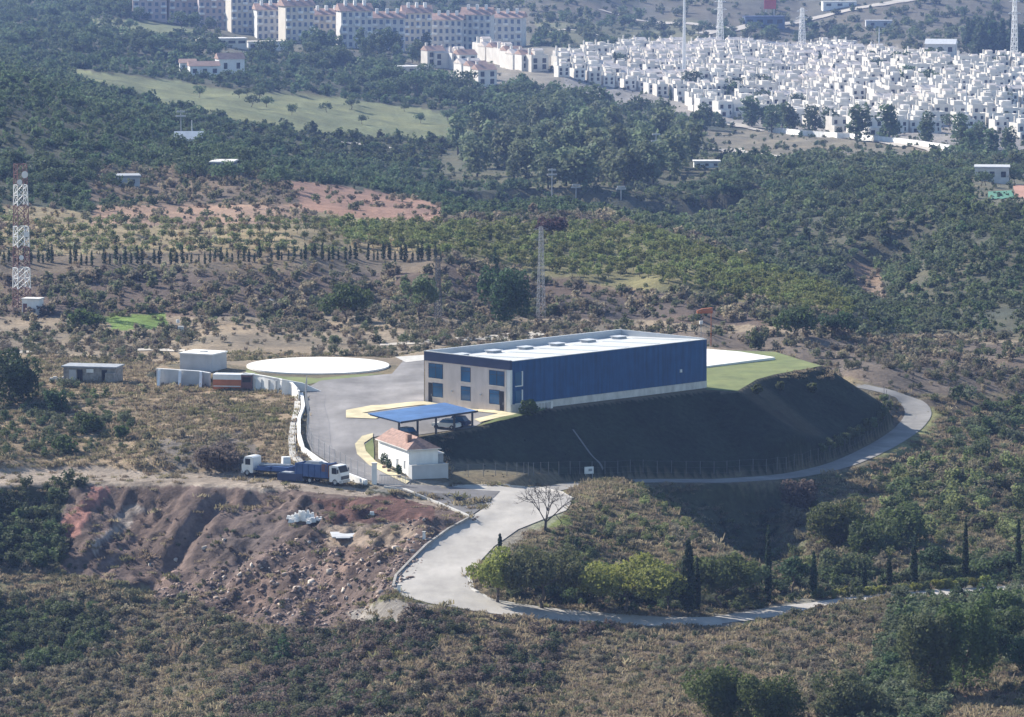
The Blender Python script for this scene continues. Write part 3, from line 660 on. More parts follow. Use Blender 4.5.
def truck(name, label, loc, rz, kind):
    t = thing(name, label, 'truck', loc, rz)        # cab faces +x
    MB().box(-3.6, -.45, .7, 3.4, .45, 1.0).build('chassis', 'darksteel', t)
    cab = MB().extrude([(1.9,.75),(1.9,2.85),(2.3,3.0),(3.3,2.95),(3.75,1.95),(3.85,1.6),(3.85,.55),(1.95,.55)], -1.2, 1.2).build('cab', 'truckwhite', t)
    MB().poly([(3.36,-1.05,2.86),(3.36,1.05,2.86),(3.78,1.08,1.98),(3.78,-1.08,1.98)]).build('windscreen', 'dark', cab)
    for y in (-1.215, 1.215): MB().box(2.35, y-.012, 1.75, 3.2, y+.012, 2.65).build('side_window', 'dark', cab)
    MB().box(3.86, -1.0, .95, 3.92, 1.0, 1.45).build('grille', 'darksteel', cab)
    MB().box(3.6, -1.22, .42, 3.98, 1.22, .8).build('bumper', 'steel', t)
    for y in (-.95, .95): MB().box(3.985, y-.18, .55, 4.01, y+.18, .72).build('headlight', 'white', t)
    for y in (-1.42, 1.42): MB().box(3.45, y-.1, 1.9, 3.6, y+.1, 2.5).build('mirror', 'darksteel', cab)
    if kind == 'tipper':
        b = MB().box(-4.2, -1.25, 1.05, 1.65, 1.25, 1.15)
        for y in (-1.25, 1.13): b.box(-4.2, y, 1.153, 1.65, y+.12, 2.95)
        b.box(-4.2, -1.13, 1.153, -4.08, 1.13, 2.9).box(1.53, -1.13, 1.153, 1.65, 1.13, 3.2)
        for i in range(6): b.box(-4.0+i*1.05, -1.34, 1.1, -3.85+i*1.05, -1.253, 2.9)
        b.build('tipper_body', 'truckblue', t)
        MB().prism([(-3.9,-1.1),(1.4,-1.1),(1.4,1.1),(-3.9,1.1)], 1.16, 2.6).box(-3.2,-.8,2.603,.2,.8,3.25,.6).build('load', 'tarp', t)
        MB().box(.6, -1.3, 2.0, 1.5, -1.26, 3.1).box(1.66, -1.2, 1.2, 1.82, 1.2, 3.0).build('headboard', 'mastred', t)
        xs = (2.9, -1.6, -2.9)
    else:
        MB().box(-4.3, -1.25, 1.05, 1.7, 1.25, 1.2).build('flatbed', 'truckblue', t)
        MB().box(-4.2, -1.2, 1.203, -1.4, 1.2, 1.75).box(-.9, -1.1, 1.203, 1.2, 1.1, 1.65).build('load', 'truckblue', t)
        MB().tube((-3.9,-.7,1.85),(1.4,-.3,1.85),.14).tube((-3.9,.2,1.9),(1.0,.8,1.8),.12).build('load_pipe', 'tarp', t)
        xs = (2.9, -2.6)
    for x in xs:
        for y in (-1.02, 1.02): wheel(t, x, y, .5, .36)
p = at(333, 485.5); truck('tipper_truck', 'white cab tipper truck with a high blue body facing right by the yard fence', (p.x-1.5, p.y+1.5, ground(p.x-1.5, p.y+1.5)), math.radians(-32), 'tipper')
p = at(268, 476.5); truck('flatbed_truck', 'white cab flatbed truck with a low blue load at the left of the tipper', (p.x, p.y, ground(p.x, p.y)), math.radians(152), 'flat')
p = at(293, 481); sk = thing('loaded_skip', 'dark blue open skip of scrap between the two trucks', 'skip', (p.x, p.y, ground(p.x, p.y)), math.radians(-25))
b = MB().box(-1.9,-.95,.1,1.9,.95,.2)
b.box(-2.1,-1.05,.2,2.1,-.95,1.25).box(-2.1,.95,.2,2.1,1.05,1.25).box(-2.1,-.95,.2,-2.0,.95,1.2).box(2.0,-.95,.2,2.1,.95,1.2); b.build('bin', 'navy', sk)
MB().box(-1.9,-.9,.3,.2,.9,1.35,.7).box(.3,-.8,.3,1.8,.8,1.6,.6).build('scrap', 'tarp', sk)
p = at(286, 470); bl = thing('water_tank', 'small white water tank on a frame behind the dark skip', 'tank', (p.x, p.y, ground(p.x, p.y)), .3)
MB().box(-.6,-.6,.8,.6,.6,2.0,.92).build('tank', 'truckwhite', bl); [MB().tube((x,y,0),(x,y,.8),.06).build('leg', 'steel', bl) for x in (-.45,.45) for y in (-.45,.45)]
# ------------------------------------------------------------------ gatehouse
ga = Vector((-15.2, 687.0)); gz = -5.0; grz = math.atan2(.366, .93)
gh = thing('gatehouse', 'small white gatehouse with a terracotta tiled roof below the carport', 'gatehouse', (ga.x, ga.y, gz), grz)
GL, GW, GE = 13.2, 4.6, 4.2
MB().box(0, 0, -1, GW, GL, GE).build('wall', 'white', gh)
rf = MB(); e = .35; rz_ = GE+1.55
n = [(-e,-e,GE+.02),(GW+e,-e,GE+.02),(GW+e,GL+e,GE+.02),(-e,GL+e,GE+.02),(GW/2,2.4,rz_),(GW/2,GL+e,rz_)]
rf.v = n; rf.f = [(0,1,4),(1,2,5,4),(2,3,5),(3,0,4,5),(3,2,1,0)]
roof = rf.build('roof', 'terracotta', gh)
MB().box(.75, 2.6, GE+.5, 1.45, 3.4, GE+1.9).build('chimney', 'terracotta', roof)
MB().box(-e-.06, -e-.06, GE-.1, GW+e+.06, -e, GE+.02).box(-e-.06, -e, GE-.1, -e, GL+e, GE+.02).build('eave', 'offwhite', roof)
for y, w_, z0, z1 in ((1.6, .5, 1.2, 2.3), (4.6, .7, 0, 2.2), (9.0, .5, .9, 2.3)):
    k = MB().box(-.06, y, z0+.0, -.004, y+w_, z1).build('door' if z0 == 0 else 'window', 'tarp', gh)
    MB().box(-.1, y-.08, z1+.01, -.004, y+w_+.08, z1+.1).build('lintel', 'offwhite', k)
MB().box(GW+.05, .4, 0, GW+1.0, .5, 3.3).box(GW+.9, .5, 0, GW+1.0, 3.0, 3.3).build('side_screen', 'tarp', gh)
MB().box(GW+.003, .3, 3.32, GW+1.1, 3.2, 3.45).build('side_canopy', 'offwhite', gh)
ew = thing('screen_wall', 'low grey white screen wall in front of the gatehouse gable', 'wall', (ga.x, ga.y, gz), grz)
MB().box(-.1, -1.6, -1.4, 5.6, -1.42, 2.0).box(-.1, -1.42, -1.4, .08, -.05, 2.0).box(5.42, -1.42, -1.4, 5.6, 1.6, 2.0).build('wall', 'grey_white', ew)
MB().box(-.15, -1.65, 2.003, 5.65, -1.37, 2.12).build('coping', 'offwhite', ew)
for i, (px, py, hh) in enumerate(((384,468.5,1.9),(389,472,1.5),(399,478,1.6))):
    p = at(px, py); s = thing('potted_shrub', ['tallest dark shrub', 'middle small dark shrub', 'shrub nearest the gable'][i]+' along the sunlit gatehouse wall', 'shrub', p)
    SHR = (p, hh, s) if i == 0 else SHR
    m = MB(); m.box(-.25,-.25,0,.25,.25,.4,1.1); m.build('pot', 'terracotta', s); s['hh'] = hh
# gate: pillar, sliding gate, arm
p = at(374.5, 484); gp_ = thing('gate_pillar', 'square white pillar at the yard entrance', 'pillar', p)
MB().box(-.35,-.35,-.5,.35,.35,3.0).build('shaft', 'white', gp_); MB().box(-.42,-.42,3.003,.42,.42,3.15).build('cap', 'offwhite', gp_)
p0, p1 = at(376, 485.5), at(404, 486.5)
sg = thing('sliding_gate', 'long grey metal sliding gate right of the white pillar', 'gate', p0, math.atan2(p1.y-p0.y, p1.x-p0.x)); LG = (p1-p0).length
MB().box(.5,-.04,.15,LG,.04,.25).box(.5,-.04,1.5,LG,.04,1.6).build('rail', 'steel', sg)
m = MB()
for i in range(int(LG/.22)): m.box(.55+i*.22,-.02,.253,.61+i*.22,.02,1.497)
m.build('bars', 'steel', sg)
# ------------------------------------------------------------------ fences
def fence(name, label, pp, h, every=2.4, m='steel', mesh=True, cat='fence', r=.045):
    a = np.array(pp, float); q = []
    for i in range(len(a)-1):
        for k in range(12): q.append(a[i]+(a[i+1]-a[i])*k/12)
    q.append(a[-1]); q = np.array(q); X, Y, Z = hit(q[:,0], q[:,1])
    P = [Vector((float(x), float(y), float(z))) for x, y, z in zip(X, Y, Z)]
    cum = [0]
    for i in range(1, len(P)): cum.append(cum[-1]+(P[i].xy-P[i-1].xy).length)
    n = min(100, int(cum[-1]/every)); out = []
    for k in range(n+1):
        d_ = cum[-1]*k/n; j = max(i for i in range(len(P)) if cum[i] <= d_+1e-6); j = min(j, len(P)-2)
        t = (d_-cum[j])/max(1e-6, cum[j+1]-cum[j]); x, y = P[j].x+(P[j+1].x-P[j].x)*t, P[j].y+(P[j+1].y-P[j].y)*t
        out.append((x, y, ground(x, y)))
    f = thing(name, label, cat, out[0]); o0 = Vector(out[0])
    base = MB().tube((0,0,-.3), (0,0,h), r).build('post', m, f)
    for k, p in enumerate(out[1:]):
        c = base.copy(); COL.objects.link(c); c.parent = f; c.location = Vector(p)-o0
    w_ = MB()
    for zz in ((h-.08, h*.5, .15) if mesh else (h-.1, h*.45)):
        for k in range(len(out)-1): w_.tube(Vector(out[k])-o0+Vector((0,0,zz)), Vector(out[k+1])-o0+Vector((0,0,zz)), .01, None, 3)
    w_.build('wire', m, f)
    return f
fence('chain_link_fence', 'tall wire fence along the left edge of the yard', [(307,391),(305,402),(309,420),(307,438),(313,452),(328,462),(352,476),(372,483.5)], 2.6, 2.2)
fence('chain_link_fence', 'wire fence at the foot of the dark embankment', [(452,478),(500,476),(560,474.5),(640,473),(720,474),(785,469.5),(832,457),(866,439),(884,421),(890,407),(884,397)], 2.0, 2.6, 'fencegrey')
# low curved yard wall and handrail
def wall(name, label, pp, h, t, m, hs=None, cat='wall', capm='white', cap=True, dense=5):
    a = np.array(pp, float); q = []; hh = []
    hs_ = [h]*len(a) if hs is None else hs
    for i in range(len(a)-1):
        for k in range(dense): q.append(a[i]+(a[i+1]-a[i])*k/dense); hh.append(hs_[i]+(hs_[i+1]-hs_[i])*k/dense)
    q.append(a[-1]); hh.append(hs_[-1]); q = np.array(q); X, Y, Z = hit(q[:,0], q[:,1])
    o0 = Vector((float(X[0]), float(Y[0]), float(Z[0])))
    P = [(x-o0.x, y-o0.y, z-o0.z) for x, y, z in zip(X, Y, Z)]
    w_ = thing(name, label, cat, o0); wall_run(MB(), P, h, t, -.8, hh).build('wall', m, w_)
    if cap: wall_run(MB(), [(x, y, z+k) for (x, y, z), k in zip(P, hh)], .12, t+.12, .003).build('coping', capm, w_)
    return w_, P
w_, P = wall('buttressed_wall', 'grey white retaining wall with sloping buttresses left of the orange container', [(157,384.5),(178,385.2),(199,386),(210,386.6)], 2.3, .35, 'grey_white', [2.6, 2.5, 2.4, 2.2])
for px, py in ((157,386.6),(178,387.4),(199,388.2)):
    p = at(px, py); lp = p-w_.location
    MB().extrude([(-1.9,-.8),(-1.7,0),(.45,2.55),(.8,2.55),(.8,-.8)], -.0, .45, 'x').build('buttress', 'white', w_).location = (lp.x, lp.y+1.3, lp.z)
w_, P = wall('panel_wall', 'white concrete panel wall curving round the corner of the yard', [(245,388.5),(262,390.5),(280,392.8),(292,395.5),(299,401)], 2.6, .25, 'white', [2.5, 2.4, 2.2, 2.0, 1.5])
for i in range(1, len(P)-1, 2):
    MB().box(-.12,-.32,-.5,.12,-.13,1.9).build('rib', 'grey_white', w_).location = P[i]
wall('yard_wall', 'low white wall running down the left side of the yard', [(301.5,397),(303.5,410),(299,422),(299,438),(303,452),(318,463),(340,475),(366,485)], .75, .5, 'white', None, capm='plinth', cap=False)
w_, P = wall('drain_channel', 'narrow concrete drain running down beside the yard wall', [(298,403),(297.5,412),(294,425),(292,440),(293,456),(301,464)], .35, 1.1, 'kerb', cap=False, cat='drain')
# handrail beside the drain
fence('handrail', 'grey handrail beside the drain left of the yard wall', [(300.5,402),(300.5,414),(295.5,428),(294.5,444),(297,458),(308,466)], 1.0, 2.0, 'darksteel', False, 'handrail', .05)
sp = at(290, 388)
sl = thing('ramp_wall', 'short white sloping ramp wall behind the curved panel wall', 'wall', at(301, 391.5), math.radians(-14))
MB().extrude([(-3.2,-.6),(-3.2,1.9),(.2,1.4),(3.3,.15),(3.3,-.6)], 0, .3).build('wall', 'white', sl)
# ------------------------------------------------------------------ container, tank house, ruined shed
p = at(233, 389.5); ct = thing('site_container', 'orange and white site container with a dark window in front of the retaining wall', 'container', p, math.radians(-8))
MB().box(-3.1,-1.2,.15,1.6,1.2,1.75).build('lower_body', 'orange', ct); MB().box(-3.1,-1.2,1.753,1.6,1.2,2.6).build('upper_body', 'truckwhite', ct)
MB().box(1.6,-1.15,.3,3.4,1.15,2.5).build('cab', 'mastred', ct); MB().box(1.8,-1.2,1.35,3.2,-1.153,2.2).build('window', 'dark', ct)
MB().box(1.55,-1.25,2.503,3.45,1.2,2.62).build('canopy', 'tarp', ct)
MB().box(-3.0,-1.24,.6,1.5,-1.203,.75).build('stripe', 'truckwhite', ct)
for x in (-2.2, 2.2):
    for y in (-.9, .9): wheel(ct, x, y, .35, .25)
p = at(202, 369.5); tk = thing('tank_house', 'square pale blue white flat roofed tank house behind the retaining wall', 'building', p, math.radians(-24))
MB().box(-3.0,-2.2,-.6,3.0,3.2,2.75).build('wall', 'grey_white', tk); MB().box(-3.15,-2.35,2.753,3.15,3.35,2.95).build('roof', 'white', tk)
MB().box(1.2,-2.26,0,2.1,-2.203,2.0).build('door', 'grey_white', tk)
MB().box(-.5,.2,2.953,.5,1.2,3.1).build('hatch', 'offwhite', tk)
p = at(93, 380.5); sh = thing('stone_shed', 'ruined flat roofed rubble stone shed with dark doorways', 'shed', p, math.radians(-12))
MB().box(-4.6,-1.6,-.5,4.4,2.6,2.3).build('wall', 'stone', sh); MB().box(-4.9,-1.9,2.303,4.6,2.9,2.55).build('roof', 'tarp', sh)
for x, w_ in ((-2.2,.9), (2.0,.9)): MB().box(x,-1.66,0,x+w_,-1.603,2.0).build('doorway', 'dark', sh)
MB().box(-3.6,-1.7,.2,-2.4,-1.603,1.9).build('grey_shutter', 'grey_white', sh); MB().box(-.6,-1.75,1.5,.6,-1.603,2.1).build('white_panel', 'white', sh)
MB().box(2.9,-2.6,0,4.4,-1.66,1.6).build('lean_to', 'stone', sh)
p = at(64, 380.5); m = thing('sand_bag_heap', 'low white heap of bags left of the stone shed', 'heap', p)
b = MB()
for i in range(9): x = -2+i*.5; b.box(x-.5,-.4+.15*(i%3),0,x+.45,.5+.1*(i%2),.45+.2*(i%3==1),.6)
b.build('bags', 'offwhite', m)
# ------------------------------------------------------------------ masts, poles, signs
def lattice(name, label, loc, h, w0, w1, bands, arms=(), cat='pylon', group=None, nseg=10, r=.06, rz=.4, dish=()):
    t = thing(name, label, cat, loc, rz, group)
    segs = {}
    def corner(k, z): w_ = (w0+(w1-w0)*z/h)/2; return Vector(((-w_, w_, w_, -w_)[k], (-w_, -w_, w_, w_)[k], z))
    for s in range(nseg):
        z0, z1 = h*s/nseg, h*(s+1)/nseg; mm = bands[s*len(bands)//nseg]
        b = MB()
        for k in range(4):
            b.tube(corner(k, z0 if s else -1), corner(k, z1), r*1.4, None, 4)
            b.tube(corner(k, z0), corner((k+1)%4, z1), r, None, 4); b.tube(corner((k+1)%4, z0), corner(k, z1), r, None, 4)
            b.tube(corner(k, z1), corner((k+1)%4, z1), r, None, 4)
        b.build('lattice_section', mm, t)
    for z, l in arms:
        MB().tube((-l,0,z),(l,0,z),r*1.6,None,4).tube((-l,0,z),(0,0,z+l*.4),r,None,4).tube((l,0,z),(0,0,z+l*.4),r,None,4).build('cross_arm', bands[-1], t)
    for z, rr, dx in dish:
        MB().tube((dx,-w1/2-.5,z),(dx,-w1/2-.15,z),rr,rr*.7,10).build('dish', 'mastwhite', t)
    return t
p = at(22, 309); d0 = F/p.y
lattice('telecom_mast', 'tall red and white banded lattice mast with dishes at the far left', p, 146/d0, 2.7, 1.9, ['mastred','mastwhite','mastred','mastwhite','mastred','mastwhite','mastred'], (), 'mast', None, 14, .07, .5, [(146/d0*.93,.7,.3),(146/d0*.88,.55,-.8),(146/d0*.52,.6,.5),(146/d0*.36,.5,-.6)])
p = at(33, 314); cbn = thing('equipment_cabin', 'small white equipment cabin at the foot of the banded mast', 'cabin', p, math.radians(-15))
MB().box(-1.7,-1.3,-.3,1.7,1.3,2.9).build('wall', 'white', cbn); MB().box(-1.85,-1.45,2.903,1.85,1.45,3.1).build('roof', 'offwhite', cbn); MB().box(-1.5,-1.36,0,-.7,-1.303,2.1).build('door', 'mastred', cbn)
p = at(541, 319); d0 = F/p.y
lattice('power_pylon', 'slender grey lattice pylon rising behind the hangar roof', p, 93/d0, 1.4, .6, ['pylon'], ((93/d0-.5,1.6),(93/d0-2.6,1.5)), 'pylon', None, 12, .03)
p = at(438, 319); d0 = F/p.y
lattice('power_pylon', 'dark thin lattice pylon left of the big dark tree', p, 62/d0, 1.2, .6, ['darksteel'], ((62/d0-.4,2.4),), 'pylon', None, 12, .04)
def pole(name, label, px, py, hpx, m='steel', r=.12, arms=(), cat='pole', ball=0, group=None):
    p = at(px, py); h = hpx*p.y/F; t = thing(name, label, cat, p, .2, group)
    MB().tube((0,0,-1),(0,0,h),r,r*.6,8).build('shaft', m, t)
    for z, l in arms: MB().box(-l,-.08,h*z-.1,l,.08,h*z+.1).build('cross_arm', m, t)
    for z, l in arms:
        for s in (-1, 1): MB().tube((s*l*.85,0,h*z+.1),(s*l*.85,0,h*z+.5),.09,None,5).build('insulator', 'mastwhite', t)
    return t, h
t, h = pole('windsock_pole', 'red windsock on a thin pole behind the hangar end', 711, 346, 36, 'orange', .10, (), 'windsock')
MB().tube((.2,0,h),(-1.6,0,h-.05),.55,.48,10).build('windsock_mouth', 'orange', t)
MB().tube((-1.6,0,h-.05),(-2.7,0,h-.25),.48,.30,10).build('windsock_tail', 'orange', t)
p = at(589, 477); sg = thing('site_sign', 'white site sign on two posts at the foot of the embankment', 'sign', p, math.radians(20))
MB().tube((-.55,0,-.3),(-.55,0,.7),.05).build('leg', 'steel', sg); MB().tube((.55,0,-.3),(.55,0,.7),.05).build('leg', 'steel', sg)
MB().box(-.75,-.04,.5,.75,.04,1.6).build('board', 'truckwhite', sg); MB().box(-.1,-.055,.9,.5,-.043,1.3).build('marking', 'tarp', sg)
p = at(459, 503.5); sg = thing('road_sign', 'small dark road sign on the kerb beside the gate apron', 'sign', p, .3)
MB().tube((0,0,-.3),(0,0,.6),.04).build('leg', 'steel', sg); MB().box(-.5,-.04,.4,.5,.04,1.0).build('board', 'darksteel', sg)
for px, py, lb in ((399,592,'white marker post at the outer edge of the road bend'),(424,538.5,'white block beside the stone kerb left of the road')):
    p = at(px, py); k = thing('marker_post', lb, 'post', p); MB().box(-.22,-.22,-.2,.22,.22,.9,.85).build('block', 'white', k); MB().box(-.23,-.23,.903,.23,.23,1.0).build('cap', 'offwhite', k)
for px, py, hp, lb in ((701,338,20,'thin grey pole behind the far right corner of the hangar'),(178,334,16,'thin pole with a small box in the scrub right of the banded mast')):
    t, h = pole('utility_pole', lb, px, py, hp, 'steel', .07); MB().box(-.3,-.2,h*.7,.3,.2,h*.7+.6).build('box', 'mastwhite', t)
p = at(181, 338); k = thing('concrete_post_base', 'small pale concrete block standing in the scrub above the tank house', 'block', p)
MB().box(-.6,-.5,-.3,.6,.5,2.2,.8).build('block', 'offwhite', k); MB().box(-1.5,-.7,-.3,1.5,.7,.3).build('footing', 'kerb', k)
# pale tracks behind the plateau
sheet('track', 'dirt', pxpoly([(420,341),(470,336.5),(500,333.5),(540,331.5),(545,335),(520,343),(500,341.5),(478,340),(430,344),(380,346),(380,344.5)], 3), .12, 1.6)
sheet('track', 'dirt', pxpoly([(115,349.5),(150,348.5),(185,350),(185,352.5),(150,351),(115,352)], 3), .14, 1.6)
sheet('track', 'dirt', pxpoly([(18,351),(40,350.5),(62,351.5),(62,354),(40,353),(18,353.5)], 3), .14, 1.6)
sheet('track', 'dirt', pxpoly([(270,299),(300,310),(322,319),(318,320.5),(296,311.5),(268,300)], 3), .14, 1.6)
sheet('track', 'kerb', pxpoly([(395,357.5),(424,355.5),(424,361),(406,363)], 3), .12, 1.6)
sheet('drain_strip', 'fencegrey', ribbon_poly([tuple(at(x, y).xy) for x, y in ((573,430),(583,444),(593,458),(603,470))], .16), .1, .8)
# debris on the dump
p = at(304, 519); k = thing('rubble_heap', 'bright white broken rubble heap on the dump', 'rubble', p); b = MB()
for i in range(42):
    x, y = RS.normal(0, 1.1), RS.normal(0, 1.7); s_ = .12+.3*RS.rand(); b.box(x-s_,y-s_,-.2,x+s_,y+s_,.25+1.3*RS.rand()*math.exp(-(x*x+y*y)/3),.55)
b.build('rubble', 'white', k)
p = at(346, 535); k = thing('flat_sheet', 'pale blue white sheet lying flat on the dump', 'sheet', p, .1)
b = MB().box(-2.1,-2.6,.02,2.2,2.2,.16).box(-1.6,-3.4,.02,.4,-2.603,.14); b.build('sheet', 'grey_white', k)
p = at(372, 515); k = thing('white_block', 'lone small white block on the dark red soil', 'block', p); MB().box(-.35,-.3,0,.35,.3,.5,.8).build('block', 'white', k); MB().box(-.5,-.2,-.1,.5,.25,.12).build('base', 'offwhite', k)
# ------------------------------------------------------------------ vegetation
ORD1 = ['zeroth','first','second','third','fourth','fifth','sixth','seventh','eighth','ninth','tenth','eleventh','twelfth','thirteenth','fourteenth','fifteenth','sixteenth','seventeenth','eighteenth','nineteenth']
TENS = {2:'twent',3:'thirt',4:'fort',5:'fift',6:'sixt',7:'sevent',8:'eight',9:'ninet'}
def ordw(n):
    if n < 20: return ORD1[n]
    if n >= 100: return 'hundred-and-'+ordw(n-100) if n > 100 else 'hundredth'
    t, u = divmod(n, 10)
    return TENS[t]+'ieth' if u == 0 else TENS[t]+'y-'+ORD1[u]
def leafquads(c, out, size, rng, asp=.62):
    n = len(c); nrm = out/(np.linalg.norm(out, axis=1, keepdims=True)+1e-9)+rng.normal(0, .55, (n, 3)); nrm /= np.linalg.norm(nrm, axis=1, keepdims=True)
    a = np.cross(nrm, rng.normal(0, 1, (n, 3))); a /= np.linalg.norm(a, axis=1, keepdims=True); b = np.cross(nrm, a)
    s = (size*(.6+.8*rng.rand(n)))[:, None]
    return np.stack([c+a*s, c+b*s*asp, c-a*s, c-b*s*asp], 1).reshape(-1, 3)
def lobes_pts(rng, n, lobes):
    """lobes: (x, y, z, rx, ry, rz)"""
    L = np.array(lobes); wts = (L[:,3]*L[:,5]); wts /= wts.sum()
    i = rng.choice(len(L), n, p=wts); d = rng.normal(0, 1, (n, 3)); d /= np.linalg.norm(d, axis=1, keepdims=True)
    r = (.72+.36*rng.rand(n))[:, None]
    return L[i,:3]+d*r*L[i,3:], d
def quadfaces(n): return np.arange(n*4).reshape(n, 4)
def tube_np(segs, n=6):
    mb = MB()
    for p, q, r0, r1 in segs: mb.tube(p, q, r0, r1, n)
    return mb
def crown_me(name, pts, out, size, m, rng):
    v = leafquads(pts, out, size, rng); return fastmesh(name, v, quadfaces(len(pts)), [m])
def make_lobes(rng, kind, W, Ht):
    R = W/2; lob = []
    if kind == 'round':
        for i in range(19):
            a = rng.rand()*6.28; r = R*.8*math.sqrt(rng.rand()); z = Ht*(.36+.5*rng.rand()*(1-.55*r/R)); s = R*(.17+.19*rng.rand())
            lob.append((r*math.cos(a), r*math.sin(a), z, s, s, min(s*.75, Ht*.16)))
        lob.append((0, 0, Ht*.55, R*.45, R*.45, Ht*.22))
    elif kind == 'tall':
        for i in range(10):
            t = i/9; a = rng.rand()*6.28; r = R*.45*rng.rand(); s = R*(.5+.3*rng.rand())*(1.05-.5*abs(t-.4))
            lob.append((r*math.cos(a), r*math.sin(a), Ht*(.22+.68*t), s, s, s*.9))
    elif kind == 'pine':
        for i in range(12):
            a = rng.rand()*6.28; r = R*.75*math.sqrt(rng.rand()); s = R*(.24+.16*rng.rand())
            lob.append((r*math.cos(a), r*math.sin(a), Ht*(.6+.3*rng.rand()*(1-r/R)), s, s, s*.6))
        lob.append((0, 0, Ht*.7, R*.5, R*.5, Ht*.2))
    elif kind == 'conifer':
        for i in range(9):
            t = i/8; s = R*(1.0-.86*t); lob.append((R*.12*rng.normal(), R*.12*rng.normal(), Ht*(.14+.8*t), s, s, Ht*.09))
    elif kind == 'cypress':
        for i in range(9):
            t = i/8; s = R*(.55+.5*math.sin(math.pi*min(1, .2+t*.8)))*(1-.45*t**3); lob.append((R*.08*rng.normal(), R*.08*rng.normal(), Ht*(.08+.84*t), s, s, Ht*.085))
    elif kind == 'shrub':
        for i in range(12):
            a = rng.rand()*6.28; r = R*.75*math.sqrt(rng.rand()); s = R*(.2+.2*rng.rand())
            lob.append((r*math.cos(a), r*math.sin(a), Ht*(.22+.48*rng.rand()), s, s, Ht*.22))
        lob.append((0, 0, Ht*.4, R*.5, R*.5, Ht*.4))
    L = np.array(lob); k = max(abs(L[:,0])+L[:,3]); k2 = max(abs(L[:,1])+L[:,4]); k = (k+k2)/2; zt = max(L[:,2]+L[:,5])
    L[:,[0,1,3,4]] *= R/k; L[:,[2,5]] *= Ht/zt
    return [tuple(a) for a in L]
def trunk_mb(rng, kind, W, Ht, r=None):
    r = Ht*.028 if r is None else r; R = W/2; mb = MB(); top = Ht*{'round':.45,'tall':.8,'pine':.7,'conifer':.9,'cypress':.8,'shrub':.35}[kind]
    p = Vector((0,0,-.4)); n = 4
    for i in range(n):
        q = Vector((R*.06*rng.normal(), R*.06*rng.normal(), top*(i+1)/n)); mb.tube(p, q, r*(1.15-.75*i/n), r*(1.15-.75*(i+1)/n), 6); p = q
    if kind in ('round', 'tall', 'pine', 'shrub'):
        for i in range(6):
            a = i*1.05+rng.rand(); z = top*(.55+.4*rng.rand()); mb.tube((0,0,z), (R*.6*math.cos(a), R*.6*math.sin(a), z+Ht*.22), r*.45, r*.12, 5)
    return mb
_cache = {}
def far_tree_mesh(kind, m, v, leaves, leaf):
    k = (kind, m, v, leaves)
    if k not in _cache:
        rng = np.random.RandomState(v*17+len(kind)); W = {'round':1.05,'tall':.62,'pine':.95,'conifer':.5,'cypress':.24,'shrub':1.3}[kind]
        pts, out = lobes_pts(rng, leaves, make_lobes(rng, kind, W, 1.0)); v4 = leafquads(pts, out, np.full(leaves, leaf), rng)
        mb = trunk_mb(rng, kind, W, 1.0, .022); tv = np.array(mb.v); tf = [f for f in mb.f if len(f) == 4]
        faces = np.r_[quadfaces(leaves), np.array(tf)+len(v4)]
        _cache[k] = fastmesh('tree_mesh', np.r_[v4, tv], faces, [m, 'bark'], np.r_[np.zeros(leaves), np.ones(len(tf))])
    return _cache[k]
def far_tree(name, kind, m, p, h, label, group, wk=1.0, leaves=420, leaf=.055, nv=5, cat='tree'):
    me = far_tree_mesh(kind, m, RS.randint(nv), leaves, leaf)
    o = bpy.data.objects.new(name, me); COL.objects.link(o); o.location = p; o.rotation_euler = (0, 0, RS.rand()*6.28); o.scale = (h*wk, h*wk, h)
    return tag(o, label, cat, group)
def near_tree(name, label, kind, m, px, py, hpx, wpx, leaf=.2, dens=1.0, seed=0, cat='tree', p=None, group=None):
    p = at(px, py) if p is None else p; s = p.y/F; Ht, W = hpx*s, wpx*s; rng = np.random.RandomState(seed or int(px*7+py))
    t = thing(name, label, cat, p, 0, group)
    lob = make_lobes(rng, kind, W, Ht); area = sum(a[3]*a[5] for a in lob)*12
    n = int(min(9000, max(250, dens*area*.55/(leaf*leaf)))); pts, out = lobes_pts(rng, n, lob)
    me = crown_me('crown', pts, out, np.full(n, leaf), m, rng); o = bpy.data.objects.new('crown', me); COL.objects.link(o); o.parent = t
    trunk_mb(rng, kind, W, Ht, max(.05, min(.3, Ht*.03))).build('trunk', 'bark', t, True)
    return t
